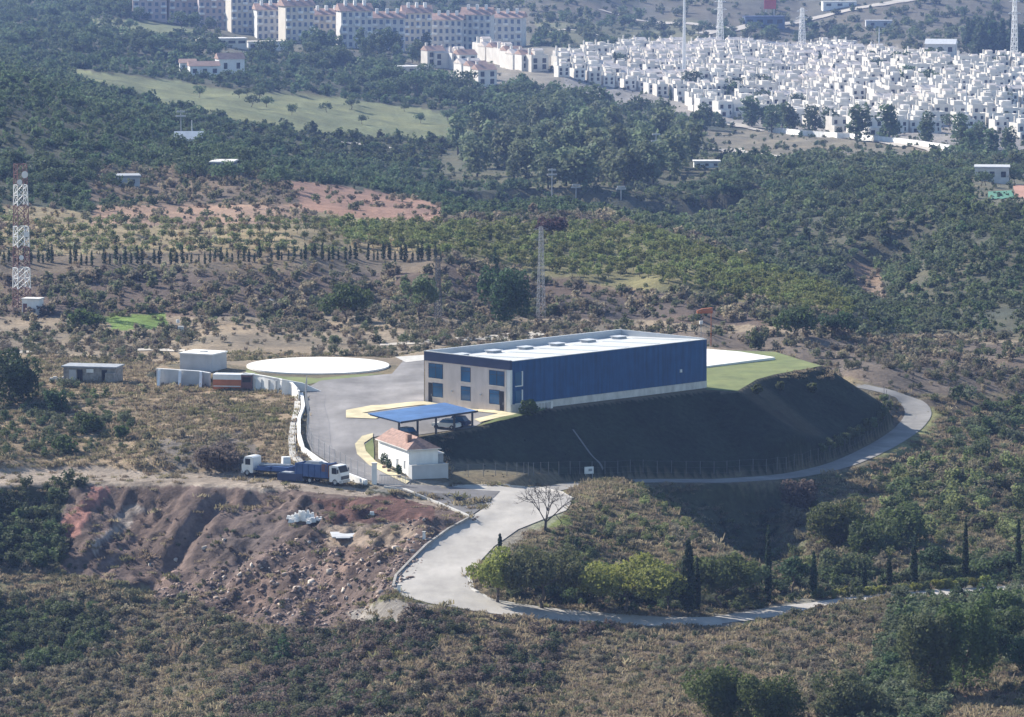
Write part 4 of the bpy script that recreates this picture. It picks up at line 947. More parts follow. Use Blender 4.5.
# trees and shrubs beside the road
T = [
 ('broadleaf_tree','yellow green tree at the inner road bend, leftmost of the roadside trees','round','leaf_yellow',497,602,58,66),
 ('broadleaf_tree','grey green tree between the inner road bend and the big yellow green tree','round','leaf_olive2',543,609,66,96),
 ('broadleaf_tree','big yellow green round tree in the middle of the roadside row','round','leaf_yellow',628,614,60,122),
 ('broadleaf_tree','dark green tree right of the thick cypress on the road','round','leaf_mid',722,610,58,80),
 ('broadleaf_tree','dark green tree half behind the big yellow green round tree','round','leaf',590,604,46,52),
 ('broadleaf_tree','dark tree just left of the thickest cypress by the road','round','leaf',668,611,44,52),
 ('broadleaf_tree','small grey olive tree left of the tallest roadside cypress','round','leaf_olive',752,604,40,40),
 ('pine_tree','round dark pine between two slim cypresses right of the gully','pine','leaf_pine',793,595,40,42),
 ('pine_tree','round umbrella pine beside the tall cypress at the right','pine','leaf_pine',940,583,37,48),
 ('pine_tree','small dark pine between the round pine and the right edge','pine','leaf_pine',1000,580,24,36),
 ('pine_tree','large dark tree standing at the left edge beside the stone shed','shrub','leaf_pine',10,404,56,70),
 ('broadleaf_tree','dark bushy tree just right of the large left edge tree','shrub','leaf_pine',56,412,22,24),
 ('broadleaf_tree','tallest dense dark tree behind the hangar beside the lattice pylon','shrub','leaf_pine',505,326,62,60),
 ('cypress_tree','slim dark cypress rising above the dense tree behind the hangar','cypress','leaf_cyp',496,310,66,9),
 ('broadleaf_tree','wide dark tree on the slope behind the round helipad','round','leaf',345,322,40,62),
 ('broadleaf_tree','olive green tree just left of the dark thin pylon','round','leaf_olive',420,322,46,40),
 ('broadleaf_tree','low dark tree right of the equipment cabin and banded mast','round','leaf',84,331,24,40),
 ('broadleaf_tree','dark spreading tree at the right end of the orchard ridge','round','leaf',795,338,34,50),
 ('broadleaf_tree','pale green shrub tree above the landing slab','shrub','leaf_olive',757,350,22,24),
 ('broadleaf_tree','dark low tree at the far end of the orchard ridge','round','leaf_pine',838,336,26,44),
 ('broadleaf_tree','dark reddish tree above the lattice pylon top','round','bushred',552,238,22,38),
 ('pine_tree','bright green young pine at the toe of the dump','conifer','leaf_pine',284,663,30,26),
 ('broadleaf_tree','dark green tree at the bottom edge, left of the two largest','shrub','leaf_mid',722,722,60,86),
 ('broadleaf_tree','second dark green tree at the bottom edge beside a grey green one','shrub','leaf_mid',768,730,60,72),
 ('broadleaf_tree','grey green spreading shrub tree at the bottom edge','shrub','leaf_olive',850,724,52,90),
 ('broadleaf_tree','tall yellow olive tree on the slope at the lower right','shrub','leaf_olive',925,700,92,70),
 ('broadleaf_tree','dark tall tree between the yellow olive tree and the pines','shrub','leaf_mid',964,692,98,66),
 ('broadleaf_tree','small dark tree on top of the olive clump at lower right','shrub','leaf',952,632,30,34),
 ('pine_tree','deep green pine at the right edge, highest of the clump','round','leaf',1012,652,48,66),
 ('pine_tree','deep green round pine below the highest one at the right edge','round','leaf_pine',990,672,52,54),
 ('pine_tree','deep green pine at the lower right corner of the clump','round','leaf_pine',1026,690,56,60),
 ('broadleaf_tree','low round green tree above the pines at the right edge','shrub','leaf_mid',1003,618,30,50),
 ('broadleaf_tree','bright green bush tree on the lit slope below the lane bend','shrub','leaf_mid',838,548,52,72),
 ('broadleaf_tree','second bright green bush on the lit slope, further right','shrub','leaf_mid',902,545,42,66),
 ('broadleaf_tree','dark green bush between the two bright green bushes','shrub','leaf',868,560,40,44),
 ('broadleaf_tree','grey green bush behind the slim cypresses','shrub','leaf_olive',845,580,30,56),
 ('broadleaf_tree','purple brown bush at the edge of the shaded gully','shrub','bushbrown',800,512,34,44),
 ('shrub','green shrub by the porch railing of the hangar','shrub','leaf_mid',530,415,17,26),
 ('shrub','left small bush on the edge of the sloping lawn','shrub','leaf_mid',757,394,10,12),
 ('shrub','middle small bush on the edge of the sloping lawn','shrub','leaf_olive',780,389,8,10),
 ('shrub','right small bush on the upper embankment under the lawn','shrub','leaf_mid',812,392,9,11),
 ('shrub','dark bush at the left foot of the slope under the stone shed','shrub','leaf',88,432,20,34),
 ('shrub','small dark green bush in the middle of the straw slope','shrub','leaf',122,438,14,16),
 ('shrub','dark bush above the track on the left slope','shrub','leaf',64,452,18,34),
 ('shrub','wide grey bush left of the flatbed truck','shrub','bushbrown',212,468,26,60),
]
M['leaf_olive2'] = leafmat('olive_tree_leaves', (.13,.15,.07)); M['bushred'] = leafmat('dark_reddish_leaves', (.085,.05,.05)); M['bushbrown'] = leafmat('purple_brown_twigs', (.13,.10,.088)); M['leaf_mid'] = leafmat('fresh_green_leaves', (.095,.125,.045))
for nm, lb, kd, m, px, py, h, w_ in T:
    s_ = (at(px, py).y)/F
    near_tree(nm, lb, kd, m, px, py, h, w_, leaf=max(.16, 1.8*s_), cat='shrub' if nm == 'shrub' else 'tree')
for o in [o for o in COL.objects if o.get('hh')]:
    h = o['hh']; del o['hh']; rng = np.random.RandomState(int(h*10)); lob = [(0,0,.4+h*.55,.28*h,.28*h,.45*h)]
    pts, out = lobes_pts(rng, 260, lob); me = crown_me('foliage', pts, out, np.full(260, .13), 'leaf_pine', rng); k = bpy.data.objects.new('foliage', me); COL.objects.link(k); k.parent = o
for px, py, h, w_, lb in ((500,547,14,5,'tiny cypress at the inner road edge near the bare tree'),(576,578,36,8,'slim cypress behind the grey green roadside tree'),(687,612,66,20,'thickest dark cypress in the roadside row'),
  (697,610,48,9,'slim cypress touching the right side of the thickest one'),(768,604,72,9,'tallest slim cypress by the shaded gully'),(814,597,42,10,'cypress right of the round dark pine'),(864,590,28,8,'short cypress, first of the small pair on the hedge'),
  (889,587,30,8,'short cypress, second of the small pair on the hedge'),(914,586,44,10,'cypress just left of the round umbrella pine'),(965,583,60,8,'tall slim cypress right of the round umbrella pine'),(1018,580,56,8,'tall slim cypress at the right edge')):
    near_tree('cypress_tree', lb, 'cypress', 'leaf_cyp', px, py, h*(1.13 if h > 20 else 1), w_*.92, leaf=.17, dens=2.4)
# bare tree on the knoll
p = at(545, 531); bt = thing('bare_tree', 'leafless spreading tree on the knoll inside the road bend', 'tree', p); segs = []
rb = np.random.RandomState(5)
def grow(a, d, l, r, lev):
    b = a+d*l; segs.append((a, b, r, r*.68))
    if lev == 0: return
    for k in range(3 if lev > 1 else 4):
        nd = (d+Vector(rb.normal(0, .55, 3))*(1.0)+Vector((0,0,.08))).normalized(); grow(b, nd, l*(.66+.22*rb.rand()), r*.62, lev-1)
MB().tube((0,0,-.4),(.1,0,1.3),.24,.17,8).build('trunk', 'barebark', bt)
for d0 in ((-.5,.1,.9),(.25,-.3,.95),(.75,.2,.65),(.1,.5,.8)): grow(Vector((.1,0,1.25)), Vector(d0).normalized(), 1.75, .12, 4)
tube_np(segs, 4).build('branches', 'barebark', bt)
# shrubs along the embankment fence
FS = [(822,452,10),(830,449,11),(838,447,13),(846,444,12),(853,440,14),(860,436,12),(866,432,14),(872,428,11),(878,423,13),(883,417,12),(887,411,11),(886,404,10)]
for i, (px, py, h) in enumerate(FS):
    near_tree('hedge_shrub', f'grey green fence shrub, {ordw(i+1)} of twelve from the left at the embankment foot', 'shrub', 'leaf_olive', px, py, h, 13, .2, 1.2, cat='shrub', group='shrubs along the embankment fence')
HS = list(zip(np.linspace(822, 985, 15), np.interp(np.linspace(822, 985, 15), [822, 985], [599, 586])))
for i, (px, py) in enumerate(HS):
    near_tree('hedge_shrub', f'yellow green road hedge shrub, {ordw(i+1)} of fifteen from the left', 'shrub', 'leaf_yellow' if i % 3 else 'leaf_mid', px, py, 9+3*RS.rand(), 15, .18, 1.1, cat='shrub', group='hedge shrubs above the lower road')
# cypress windbreak on the terrace
xs = np.arange(3, 442, 5.6); ncyp = 0
for i, x in enumerate(xs):
    jx = x+RS.normal(0, .9); yy = 262+RS.normal(0, .8)+2.5*math.sin(x/70.); 
    pp = at(jx, yy); h = (9+11*RS.rand())*pp.y/F
    if RS.rand() < .08: continue
    ncyp += 1
    far_tree('cypress_tree', 'cypress', 'leaf_cyp', pp, h, f'small dark windbreak cypress, {ordw(ncyp)} from the left in the terrace row', 'cypress windbreak on the terrace', .9+.4*RS.rand(), 200, .05)
# orchard rows
OP = [(330,224),(640,230),(760,266),(862,306),(850,320),(700,294),(560,276),(440,256),(345,246)]
row = 0; norch = 0
for y0 in range(0, 66, 7):
    row += 1; k = 0
    cand = []
    for x in np.arange(336, 862, 12.5):
        yb = np.interp(x, [330,640,760,862], [228,233,270,309])+y0*np.interp(x, [340,560,862], [.42,.8,.34])+RS.normal(0, .9)
        if inpoly(np.array([x]), np.array([yb]), OP)[0]: cand.append((x+RS.normal(0, 2.4), yb))
    cand.sort()
    for x, yb in cand:
        k += 1; norch += 1; pp = at(x, yb)
        far_tree('orchard_tree', 'round', 'leaf_orch', pp, (10+5*RS.rand())*pp.y/F, f'green orchard tree, {ordw(k)} from the left in the {ordw(row)} row from the back', 'orchard trees on the ridge behind the hangar', 1.15, 240, .075)
for r_ in range(5):
    k = 0
    for x in np.arange(2, 345, 9.5):
        if RS.rand() < .12: continue
        k += 1; pp = at(x+RS.normal(0, 2), 226+r_*7+RS.normal(0, .8))
        far_tree('orchard_sapling', 'round', 'leaf_sapling' if RS.rand() < .7 else 'leaf_olive', pp, (8+4.5*RS.rand())*pp.y/F, f'young orchard tree, {ordw(k)} from the left in the {ordw(r_+1)} row above the windbreak', 'young orchard trees on the left terrace', 1.1, 240, .075, cat='sapling')
# distant trees
BELTS = [
 ('eucalyptus_tree', 'tall', 'leaf_euc', [(430,150),(480,135),(560,128),(690,150),(700,186),(560,190),(470,182)], 62, 28, 46, 1.15, 'tall grey green tree', 'in the wood below the white village', 'tall trees in the wood below the village'),
 ('pine_tree', 'round', 'leaf_far', [(500,110),(560,104),(690,132),(690,152),(560,140),(470,135)], 34, 22, 34, 1.1, 'broad dark tree', 'in the upper rows of the village wood', 'broad trees above the village wood'),
 ('broadleaf_tree', 'round', 'leaf_far', [(330,72),(415,80),(560,104),(560,116),(440,110),(330,94)], 44, 15, 27, 1.05, 'dark rounded tree', 'between the fairway and the white terraces', 'trees above the fairway'),
 ('broadleaf_tree', 'round', 'leaf_far', [(0,36),(240,52),(350,64),(340,76),(200,62),(110,57),(0,52)], 56, 13, 24, 1.05, 'dark distant tree', 'along the top of the fairway', 'trees along the top of the fairway'),
 ('broadleaf_tree', 'round', 'leaf_far', [(0,5),(200,20),(250,36),(0,34)], 34, 12, 22, 1.0, 'hazy dark tree', 'in front of the far left apartment towers', 'trees below the far apartments'),
 ('broadleaf_tree', 'tall', 'leaf_far', [(300,46),(430,54),(430,64),(300,60)], 24, 16, 27, 1.0, 'tall hazy tree', 'in front of the red roofed apartments', 'tall trees in front of the apartments'),
 ('eucalyptus_tree', 'tall', 'leaf_far', [(700,128),(790,126),(1015,150),(1010,158),(790,136),(700,140)], 20, 24, 40, 1.15, 'dark upright tree', 'along the front road of the white village', 'dark trees along the village front'),
 ('broadleaf_tree', 'round', 'leaf_far', [(690,184),(860,184),(860,204),(690,208)], 44, 12, 20, 1.1, 'dark round tree', 'in the valley wood at the right', 'round trees in the right valley wood'),
 ('broadleaf_tree', 'round', 'leaf_far', [(860,168),(1024,176),(1024,186),(870,190)], 22, 10, 17, 1.1, 'small dark tree', 'near the tennis court', 'trees near the tennis court'),
 ('conifer_tree', 'conifer', 'leaf_pine', [(962,40),(1040,40),(1040,62),(960,56)], 26, 24, 36, 1.1, 'dark conifer', 'in the upper right clump behind the village', 'conifer clump at the upper right'),
 ('broadleaf_tree', 'round', 'leaf_far', [(540,18),(760,30),(900,30),(900,44),(600,44)], 40, 8, 14, 1.2, 'faint round tree', 'on the slope above the white village', 'trees above the village'),
 ('broadleaf_tree', 'round', 'leaf_far', [(150,150),(275,152),(285,190),(225,188),(170,178)], 34, 16, 27, 1.1, 'dark leafy tree', 'around the villa on the knoll', 'trees around the farmhouse'),
 ('broadleaf_tree', 'round', 'leaf_far', [(0,170),(90,165),(120,200),(0,212)], 26, 14, 24, 1.15, 'dark tree', 'on the wooded hill behind the banded mast', 'trees on the wooded hill at the left'),
 ('broadleaf_tree', 'round', 'leaf_far', [(280,178),(400,170),(440,190),(330,186)], 12, 10, 16, 1.2, 'dark isolated tree', 'behind the bare red terrace', 'trees behind the red terrace'),
 ('fairway_tree', 'round', 'leaf_far', [(110,86),(250,94),(360,104),(460,120),(440,134),(300,120),(180,100)], 15, 9, 15, 1.2, 'shadow casting tree', 'standing on the fairway', 'trees standing on the fairway'),
 ('pine_tree', 'pine', 'leaf_pine', [(130,112),(330,146),(420,152),(380,160),(250,150)], 18, 10, 16, 1.2, 'round dark pine', 'below the fairway edge', 'pines below the fairway'),
]
for nm, kd, m, poly, n, h0, h1, wk, what, where, grp in BELTS:
    poly_ = poly; xs_ = [p[0] for p in poly_]; ys_ = [p[1] for p in poly_]; pts = []
    while len(pts) < n:
        c = (RS.uniform(min(xs_), max(xs_)), RS.uniform(min(ys_), max(ys_)))
        if inpoly(np.array([c[0]]), np.array([c[1]]), poly_)[0]: pts.append(c)
    pts.sort(); P = np.array(pts); X, Y, Z = hit(P[:,0], P[:,1])
    for i in range(n):
        pp = Vector((X[i], Y[i], Z[i]-.2)); h = RS.uniform(h0, h1)*pp.y/F
        far_tree(nm, kd, m, pp, h, f'{what}, {ordw(i+1)} from the left {where}', grp, wk*(.85+.4*RS.rand()))
for i, (px, py, h) in enumerate(((572,168,30),(581,167,34),(584,168,30),(556,168,28))):
    pp = at(px, py); far_tree('cypress_tree', 'cypress', 'leaf_cyp', pp, h*pp.y/F, f'distant dark cypress, {ordw([2,3,4,1][i])} from the left of four in front of the village wood', 'distant cypresses', 1.2)
# ------------------------------------------------------------------ scrub: ground cover nobody could count
def scrub_variants(name, n, leaves, leaf, flat):
    c = bpy.data.collections.new(name)
    for v in range(n):
        rng = np.random.RandomState(100+v); lob = make_lobes(rng, 'shrub', 1.0, flat)
        pts, out = lobes_pts(rng, leaves, lob); pts[:,2] = np.maximum(pts[:,2], -.04)
        me = crown_me('scrub_clump', pts, out, np.full(leaves, leaf), 'scrub', rng)
        c.objects.link(bpy.data.objects.new('scrub_clump', me))
    return c
def scatter(name, label, cat, P, sc_, tint, coll, nv, tilt=.12):
    n = len(P); me = bpy.data.meshes.new(name); me.vertices.add(n); me.vertices.foreach_set('co', np.asarray(P, np.float32).ravel())
    a = me.attributes.new('size', 'FLOAT_VECTOR', 'POINT'); a.data.foreach_set('vector', np.asarray(sc_, np.float32).ravel())
    a = me.attributes.new('turn', 'FLOAT_VECTOR', 'POINT'); a.data.foreach_set('vector', np.c_[RS.normal(0, tilt, (n, 2)), RS.rand(n)*6.28].astype(np.float32).ravel())
    a = me.attributes.new('pick', 'INT', 'POINT'); a.data.foreach_set('value', RS.randint(0, nv, n).astype(np.int32))
    a = me.attributes.new('tint', 'FLOAT_COLOR', 'POINT'); a.data.foreach_set('color', np.c_[tint, np.ones(n)].astype(np.float32).ravel())
    me.update(); o = bpy.data.objects.new(name, me); COL.objects.link(o)
    g = bpy.data.node_groups.new(name, 'GeometryNodeTree'); g.interface.new_socket('Geometry', in_out='INPUT', socket_type='NodeSocketGeometry'); g.interface.new_socket('Geometry', in_out='OUTPUT', socket_type='NodeSocketGeometry')
    N, L = g.nodes, g.links; gi, go = N.new('NodeGroupInput'), N.new('NodeGroupOutput'); ip = N.new('GeometryNodeInstanceOnPoints'); ci = N.new('GeometryNodeCollectionInfo')
    ci.inputs['Collection'].default_value = coll; ci.inputs['Separate Children'].default_value = True; ci.inputs['Reset Children'].default_value = True
    def attr(nm, ty): x = N.new('GeometryNodeInputNamedAttribute'); x.data_type = ty; x.inputs['Name'].default_value = nm; return x.outputs['Attribute']
    ip.inputs['Pick Instance'].default_value = True
    L.new(gi.outputs[0], ip.inputs['Points']); L.new(ci.outputs[0], ip.inputs['Instance']); L.new(attr('pick', 'INT'), ip.inputs['Instance Index'])
    L.new(attr('turn', 'FLOAT_VECTOR'), ip.inputs['Rotation']); L.new(attr('size', 'FLOAT_VECTOR'), ip.inputs['Scale']); L.new(ip.outputs[0], go.inputs[0])
    md = o.modifiers.new('scatter', 'NODES'); md.node_group = g
    return tag(o, label, cat, None, 'stuff')
KEEP_OUT = []
for o in COL.objects:
    pass
def clear_of(X, Y, rng_m):
    k = np.ones(X.shape, bool)
    for nm, w_ in (('main', 3.8), ('toe', 3.4)):
        dd, _ = segdist(X, Y, RW[nm][0]); k &= dd > w_
    k &= ~inpoly(X, Y, pxw_road); k &= ~inpoly(X, Y, PXY)
    return k
pxw_road = pxpoly(main_edge)
NS = 146000
su = RS.uniform(-300, 1324, NS); sv = RS.uniform(-45, 745, NS)
SY = yof(sv); SX = (su-512)/F*SY; SZ = hq(SX, SY); spx, spy = project(SX, SY, SZ)
ci_ = classify(spx, np.clip(spy, -250, 790))
dens = np.full(NS, .55); psel = np.full(NS, PKEYS.index('brown')); szk = np.full(NS, .8)
for i, pt in enumerate(PAINT):
    m = ci_ == i; dens[m] = pt[2]; psel[m] = PKEYS.index(pt[3]); szk[m] = pt[4]
clump = .18+1.35*smooth(-.20, .20, .6*fbm(SX/13, SY/22, 91)+.7*fbm(SX/42, SY/70, 92))
clump = np.where(SY > 1000, .62+.55*smooth(-.2, .2, fbm(SX/30, SY/60, 93)), clump)
keep = RS.rand(NS) < dens*clump
keep &= clear_of(SX, SY, 0)
de, _ = segdist(SX, SY, PW, True); emb_ = (de < 14) & (spx > 455) & (spx < 900) & (spy > 380)
keep &= ~(emb_ & (RS.rand(NS) < .78))
SX, SY, SZ, spx, spy, psel, szk, emb_ = [a[keep] for a in (SX, SY, SZ, spx, spy, psel, szk, emb_)]
n = len(SX); tints = np.zeros((n, 3))
big = fbm(SX/30, SY/40, 121)
for k, key in enumerate(PKEYS):
    m = psel == k; pa = np.array(PAL[key]); j = np.clip(((fbm(SX[m]/9, SY[m]/14, 131)+.5)*len(pa)+RS.normal(0, .9, m.sum())).astype(int), 0, len(pa)-1); tints[m] = pa[j]
tints *= (.8+.4*RS.rand(n))[:, None]
mw = np.isin(psel, [PKEYS.index('maq'), PKEYS.index('wood')]); tints[mw] *= np.array((.93, 1.08, .95))
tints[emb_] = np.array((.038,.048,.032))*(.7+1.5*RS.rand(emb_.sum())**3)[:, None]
size = np.interp(SY, [520, 720, 950, 1500, 2200, 3000], [1.05, 1.25, 1.65, 2.9, 4.4, 5.8])*szk*np.minimum(2.0, np.exp(RS.normal(0, .46, n)))
size[emb_] *= .5
for nm_, w0_, w1_ in (('main', 5, 13), ('toe', 3, 12)):
    dd_, _ = segdist(SX, SY, RW[nm_][0]); size *= np.where((spx > 735) & (spy > 596) & (spx < 895), 1, .4+.6*smooth(w0_, w1_, dd_))
dd_, _ = segdist(SX, SY, PW, True); size *= .45+.55*smooth(1, 14, dd_)
hgt = np.interp(SY, [520, 900, 1500, 2500], [.75, .8, .85, .8])*(.75+.5*RS.rand(n)); hgt[emb_] *= .7
cN = scrub_variants('scrub_near', 7, 260, .08, 1.0); cF = scrub_variants('scrub_far', 6, 130, .12, 1.0)
nearm = SY < 860
for m, nm, lb, coll, nv in ((nearm, 'scrub', 'low dry scrub and bushes around the hangar hill', cN, 7), (~nearm, 'distant_scrub', 'dark maquis scrub covering the valley and far slopes', cF, 6)):
    scatter(nm, lb, 'scrub', np.c_[SX[m], SY[m], SZ[m]-.05*size[m]], np.c_[size[m], size[m], size[m]*hgt[m]], tints[m], coll, nv)
print('SCRUB', n, nearm.sum())
# dry grass tufts on the near slopes
NG = 150000
su = RS.uniform(-160, 1184, NG); sv = RS.uniform(345, 735, NG); GY_ = yof(sv); GX_ = (su-512)/F*GY_; GZ_ = hq(GX_, GY_); px_, py_ = project(GX_, GY_, GZ_)
ci_ = classify(px_, np.clip(py_, -250, 790)); dg = np.full(NG, .4)
for i, pt in enumerate(PAINT):
    m = ci_ == i; dg[m] = {'straw': .55, 'brown': .3, 'mix': .4, 'maq': .3, 'green': .2, 'dark': .35, 'orch': .5}.get(pt[3], .2)
    if pt[2] <= .1: dg[m] = .04
    if pt[3] == 'dark' and pt[4] == .42: dg[m] = .05
dd_, _ = segdist(GX_, GY_, PW, True); k = (RS.rand(NG) < dg) & clear_of(GX_, GY_, 0) & ~((dd_ < 17) & (px_ > 448) & (px_ < 890) & (py_ > 378) & (py_ < 484)); GX_, GY_, GZ_ = GX_[k], GY_[k], GZ_[k]; n = len(GX_)
ga_ = np.array([(.31,.255,.17),(.26,.21,.14),(.205,.175,.11),(.15,.145,.07)]); tt = ga_[np.clip(((fbm(GX_/12, GY_/18, 55)+.5)*4+RS.normal(0, .8, n)).astype(int), 0, 3)]
cG = bpy.data.collections.new('tufts')
for v in range(4):
    rng = np.random.RandomState(300+v); N_ = 46; b0 = rng.normal(0, .32, (N_, 2)); tip = b0+rng.normal(0, .22, (N_, 2)); hh = .35+.55*rng.rand(N_); a = rng.rand(N_)*6.28; w_ = .07
    v4 = np.stack([np.c_[b0[:,0]-w_*np.cos(a), b0[:,1]-w_*np.sin(a), np.zeros(N_)], np.c_[b0[:,0]+w_*np.cos(a), b0[:,1]+w_*np.sin(a), np.zeros(N_)], np.c_[tip[:,0]+.03*np.cos(a), tip[:,1]+.03*np.sin(a), hh], np.c_[tip[:,0]-.03*np.cos(a), tip[:,1]-.03*np.sin(a), hh]], 1).reshape(-1, 3)
    cG.objects.link(bpy.data.objects.new('grass_tuft', fastmesh('grass_tuft', v4, quadfaces(N_), ['scrub'])))
gs = .42*np.exp(RS.normal(0, .3, n))
scatter('dry_grass', 'pale dry grass tufts on the near slopes', 'grass', np.c_[GX_, GY_, GZ_-.03], np.c_[gs*2.4, gs*2.4, gs], tt, cG, 4)
# broken rock and rubble over the dump
NR = 9000
su = RS.uniform(60, 460, NR*3); sv = RS.uniform(470, 660, NR*3); RY = yof(sv); RX = (su-512)/F*RY; RZ = hq(RX, RY); px_, py_ = project(RX, RY, RZ)
DP = [(95,505),(200,492),(300,498),(420,508),(440,540),(410,580),(330,636),(200,608),(90,572)]
k = inpoly(px_, py_, DP) & (RS.rand(NR*3) < .4+.6*smooth(-.1, .2, fbm(RX/7, RY/9, 15))) & ~inpoly(px_, py_, [(320,526),(400,524),(415,532),(385,548),(330,546)])
RX, RY, RZ = RX[k][:NR], RY[k][:NR], RZ[k][:NR]; n = len(RX)
cR = bpy.data.collections.new('rocks')
for v in range(6):
    rng = np.random.RandomState(500+v); mb = MB(); mb.box(-.5,-.4,-.3,.5,.4,.45,.7); V_ = np.array(mb.v)+rng.normal(0, .13, (8, 3))
    cR.objects.link(bpy.data.objects.new('rock', fastmesh('rock', V_, np.array(mb.f), ['rock_t'])))
rs = np.minimum(.5, .19*np.exp(RS.normal(0, .6, n))); rt = np.array([(.36,.28,.23),(.24,.175,.145),(.19,.135,.115),(.46,.40,.35),(.28,.20,.165)])[RS.choice(5, n, p=[.22,.28,.25,.07,.18])]
scatter('rubble', 'broken stones and rubble strewn over the dump', 'rubble', np.c_[RX, RY, RZ], np.c_[rs*(1+RS.rand(n)), rs*(1+RS.rand(n)), rs], rt, cR, 6, .4)
# larger single boulders on the dump face
BP = [(252,566),(204,549),(278,573),(330,572),(395,549),(362,561),(240,575),(312,583),(176,560),(345,590),(225,540),(150,565),(382,575),(298,590)]
BP.sort()
for i, (px, py) in enumerate(BP):
    rng = np.random.RandomState(600+i); mb = MB(); mb.box(-.7,-.55,-.4,.7,.55,.6,.65); V_ = np.array(mb.v)*(.4+.4*rng.rand())+rng.normal(0, .12, (8, 3))
    o = bpy.data.objects.new('boulder', fastmesh('boulder', V_, np.array(mb.f), ['paleboulder'])); COL.objects.link(o); o.location = at(px, py); o.rotation_euler = (0, 0, rng.rand()*6)
    tag(o, f'pale boulder on the dump face, {ordw(i+1)} from the left of fourteen', 'boulder', 'pale boulders on the dump')
# ------------------------------------------------------------------ the white village
def house_mesh(v):
    rng = np.random.RandomState(40+v); w_, dp, h = 7.2+1.6*rng.rand(), 8+2*rng.rand(), 5.6+1.2*rng.rand()
    walls = MB(); walls.box(-w_/2, -dp/2, -3, w_/2, dp/2, h)
    kind = v % 4
    if kind in (0, 2): walls.box(-w_/2, -dp/2-3.0, -3, w_*.1, -dp/2-.003, h*.52)          # lower front wing
    for a in ((-w_/2,-dp/2,w_/2,-dp/2+.3),(-w_/2,dp/2-.3,w_/2,dp/2)):
        if kind != 1: walls.box(a[0], a[1], h+.003, a[2], a[3], h+.9)
    if kind != 1: walls.box(-w_/2, -dp/2+.303, h+.003, -w_/2+.3, dp/2-.303, h+.9); walls.box(w_/2-.3, -dp/2+.303, h+.003, w_/2, dp/2-.303, h+.9)
    tow = MB()
    if kind in (2, 3): tow.box(-w_*.05, dp*.02, h+.003, w_/2-.32, dp/2-.32, h+2.5)
    roof = MB()
    if kind == 1: roof.extrude([(-dp/2-.3, h+.003), (0, h+1.9), (dp/2+.3, h+.003)], -w_/2-.2, w_/2+.2, 'x')
    elif kind == 3: roof.extrude([(0, h+2.51), (dp*.25, h+3.3), (dp/2-.3, h+2.51)], -w_*.08, w_/2-.3, 'x')
    chim = MB().box(-w_*.38, dp*.1, h-.2, -w_*.38+.9, dp*.1+.9, h+3.0+1.4*rng.rand())
    wins = []
    for x in (-w_*.27, w_*.25):
        for z in (1.0, h*.6):
            wins.append(MB().box(x-.8, -dp/2-.06, z, x+.8, -dp/2-.004, z+1.9) if not (kind in (0, 2) and x < 0 and z < 2) else MB().box(x-.9, -dp/2-3.06, z-.6, x+.9, -dp/2-3.004, z+1.4))
    wins.append(MB().box(-w_/2-.06, -1.0, h*.5, -w_/2-.004, .8, h*.5+1.9))
    return walls, tow, roof, chim, wins, kind
M['roof_tile'] = mat('sun_bleached_roof_tiles', (.62,.55,.49), .85, .2, .6)
HV = []
for v in range(8):
    walls, tow, roof, chim, wins, kind = house_mesh(v); col_ = ['white', 'white', 'offwhite', 'white'][v % 4]
    ms = {'walls': walls, 'chimney': chim}
    if tow.f: ms['roof_room'] = tow
    if roof.f: ms['roof'] = roof
    parts = []
    for k, mb in list(ms.items())+[('window', w_) for w_ in wins[:4]]:
        me = bpy.data.meshes.new(k); me.from_pydata(mb.v, [], mb.f); me.update(); me.materials.append(M['terr_far' if (k == 'roof' and v == 1) else 'roof_tile' if k == 'roof' else 'dark' if k == 'window' else 'village_white']); parts.append((k, me))
    HV.append((parts, kind))
HFEAT = ['with a low front wing', 'under a pitched tile roof', 'with a roof room and front wing', 'with a tiled roof room']
def house(p, rz, v, label, group, sc_=1.0):
    parts, kind = HV[v]; root = bpy.data.objects.new('village_house', parts[0][1]); COL.objects.link(root); root.location = p; root.rotation_euler = (0, 0, rz); root.scale = (sc_,)*3
    tag(root, label, 'house', group)
    for k, me in parts[1:]:
        o = bpy.data.objects.new(k, me); COL.objects.link(o); o.parent = root
    return root
rows = []
y_ = 1960.0; r_ = 0
VP = [(556,60),(610,52),(640,46),(760,42),(850,50),(900,60),(960,66),(1050,62),(1060,150),(1000,148),(950,142),(880,136),(800,128),(740,122),(700,112),(650,94),(600,84),(560,80)]
allh = []
while y_ < 2780:
    x = (540-512)/F*y_
    rowh = []
    run = 0; rowv = RS.choice([0,2,3,4,6,7,5])
    while x < (1050-512)/F*y_:
        if run <= 0: run = RS.randint(4, 9); rowv = RS.choice([0,2,3,4,6,7,5]); x += 3.5
        run -= 1
        jx, jy = x+RS.normal(0, .3), y_+RS.normal(0, .7)+5*math.sin(x/31.)+.28*x
        z = ground(jx, jy); px, py = project(jx, jy, z)
        if inpoly(np.array([px]), np.array([py]), VP)[0] and fbm(np.array([jx/26]), np.array([jy/40]), 9)[0] > -.22 and RS.rand() > .06: rowh.append((jx, jy, z, rowv))
        x += 7.3+.3*RS.rand()
    if rowh: rows.append(rowh)
    y_ += 25+4*RS.rand()
cnt = 0; rest = MB(); restroof = MB(); restwin = MB()
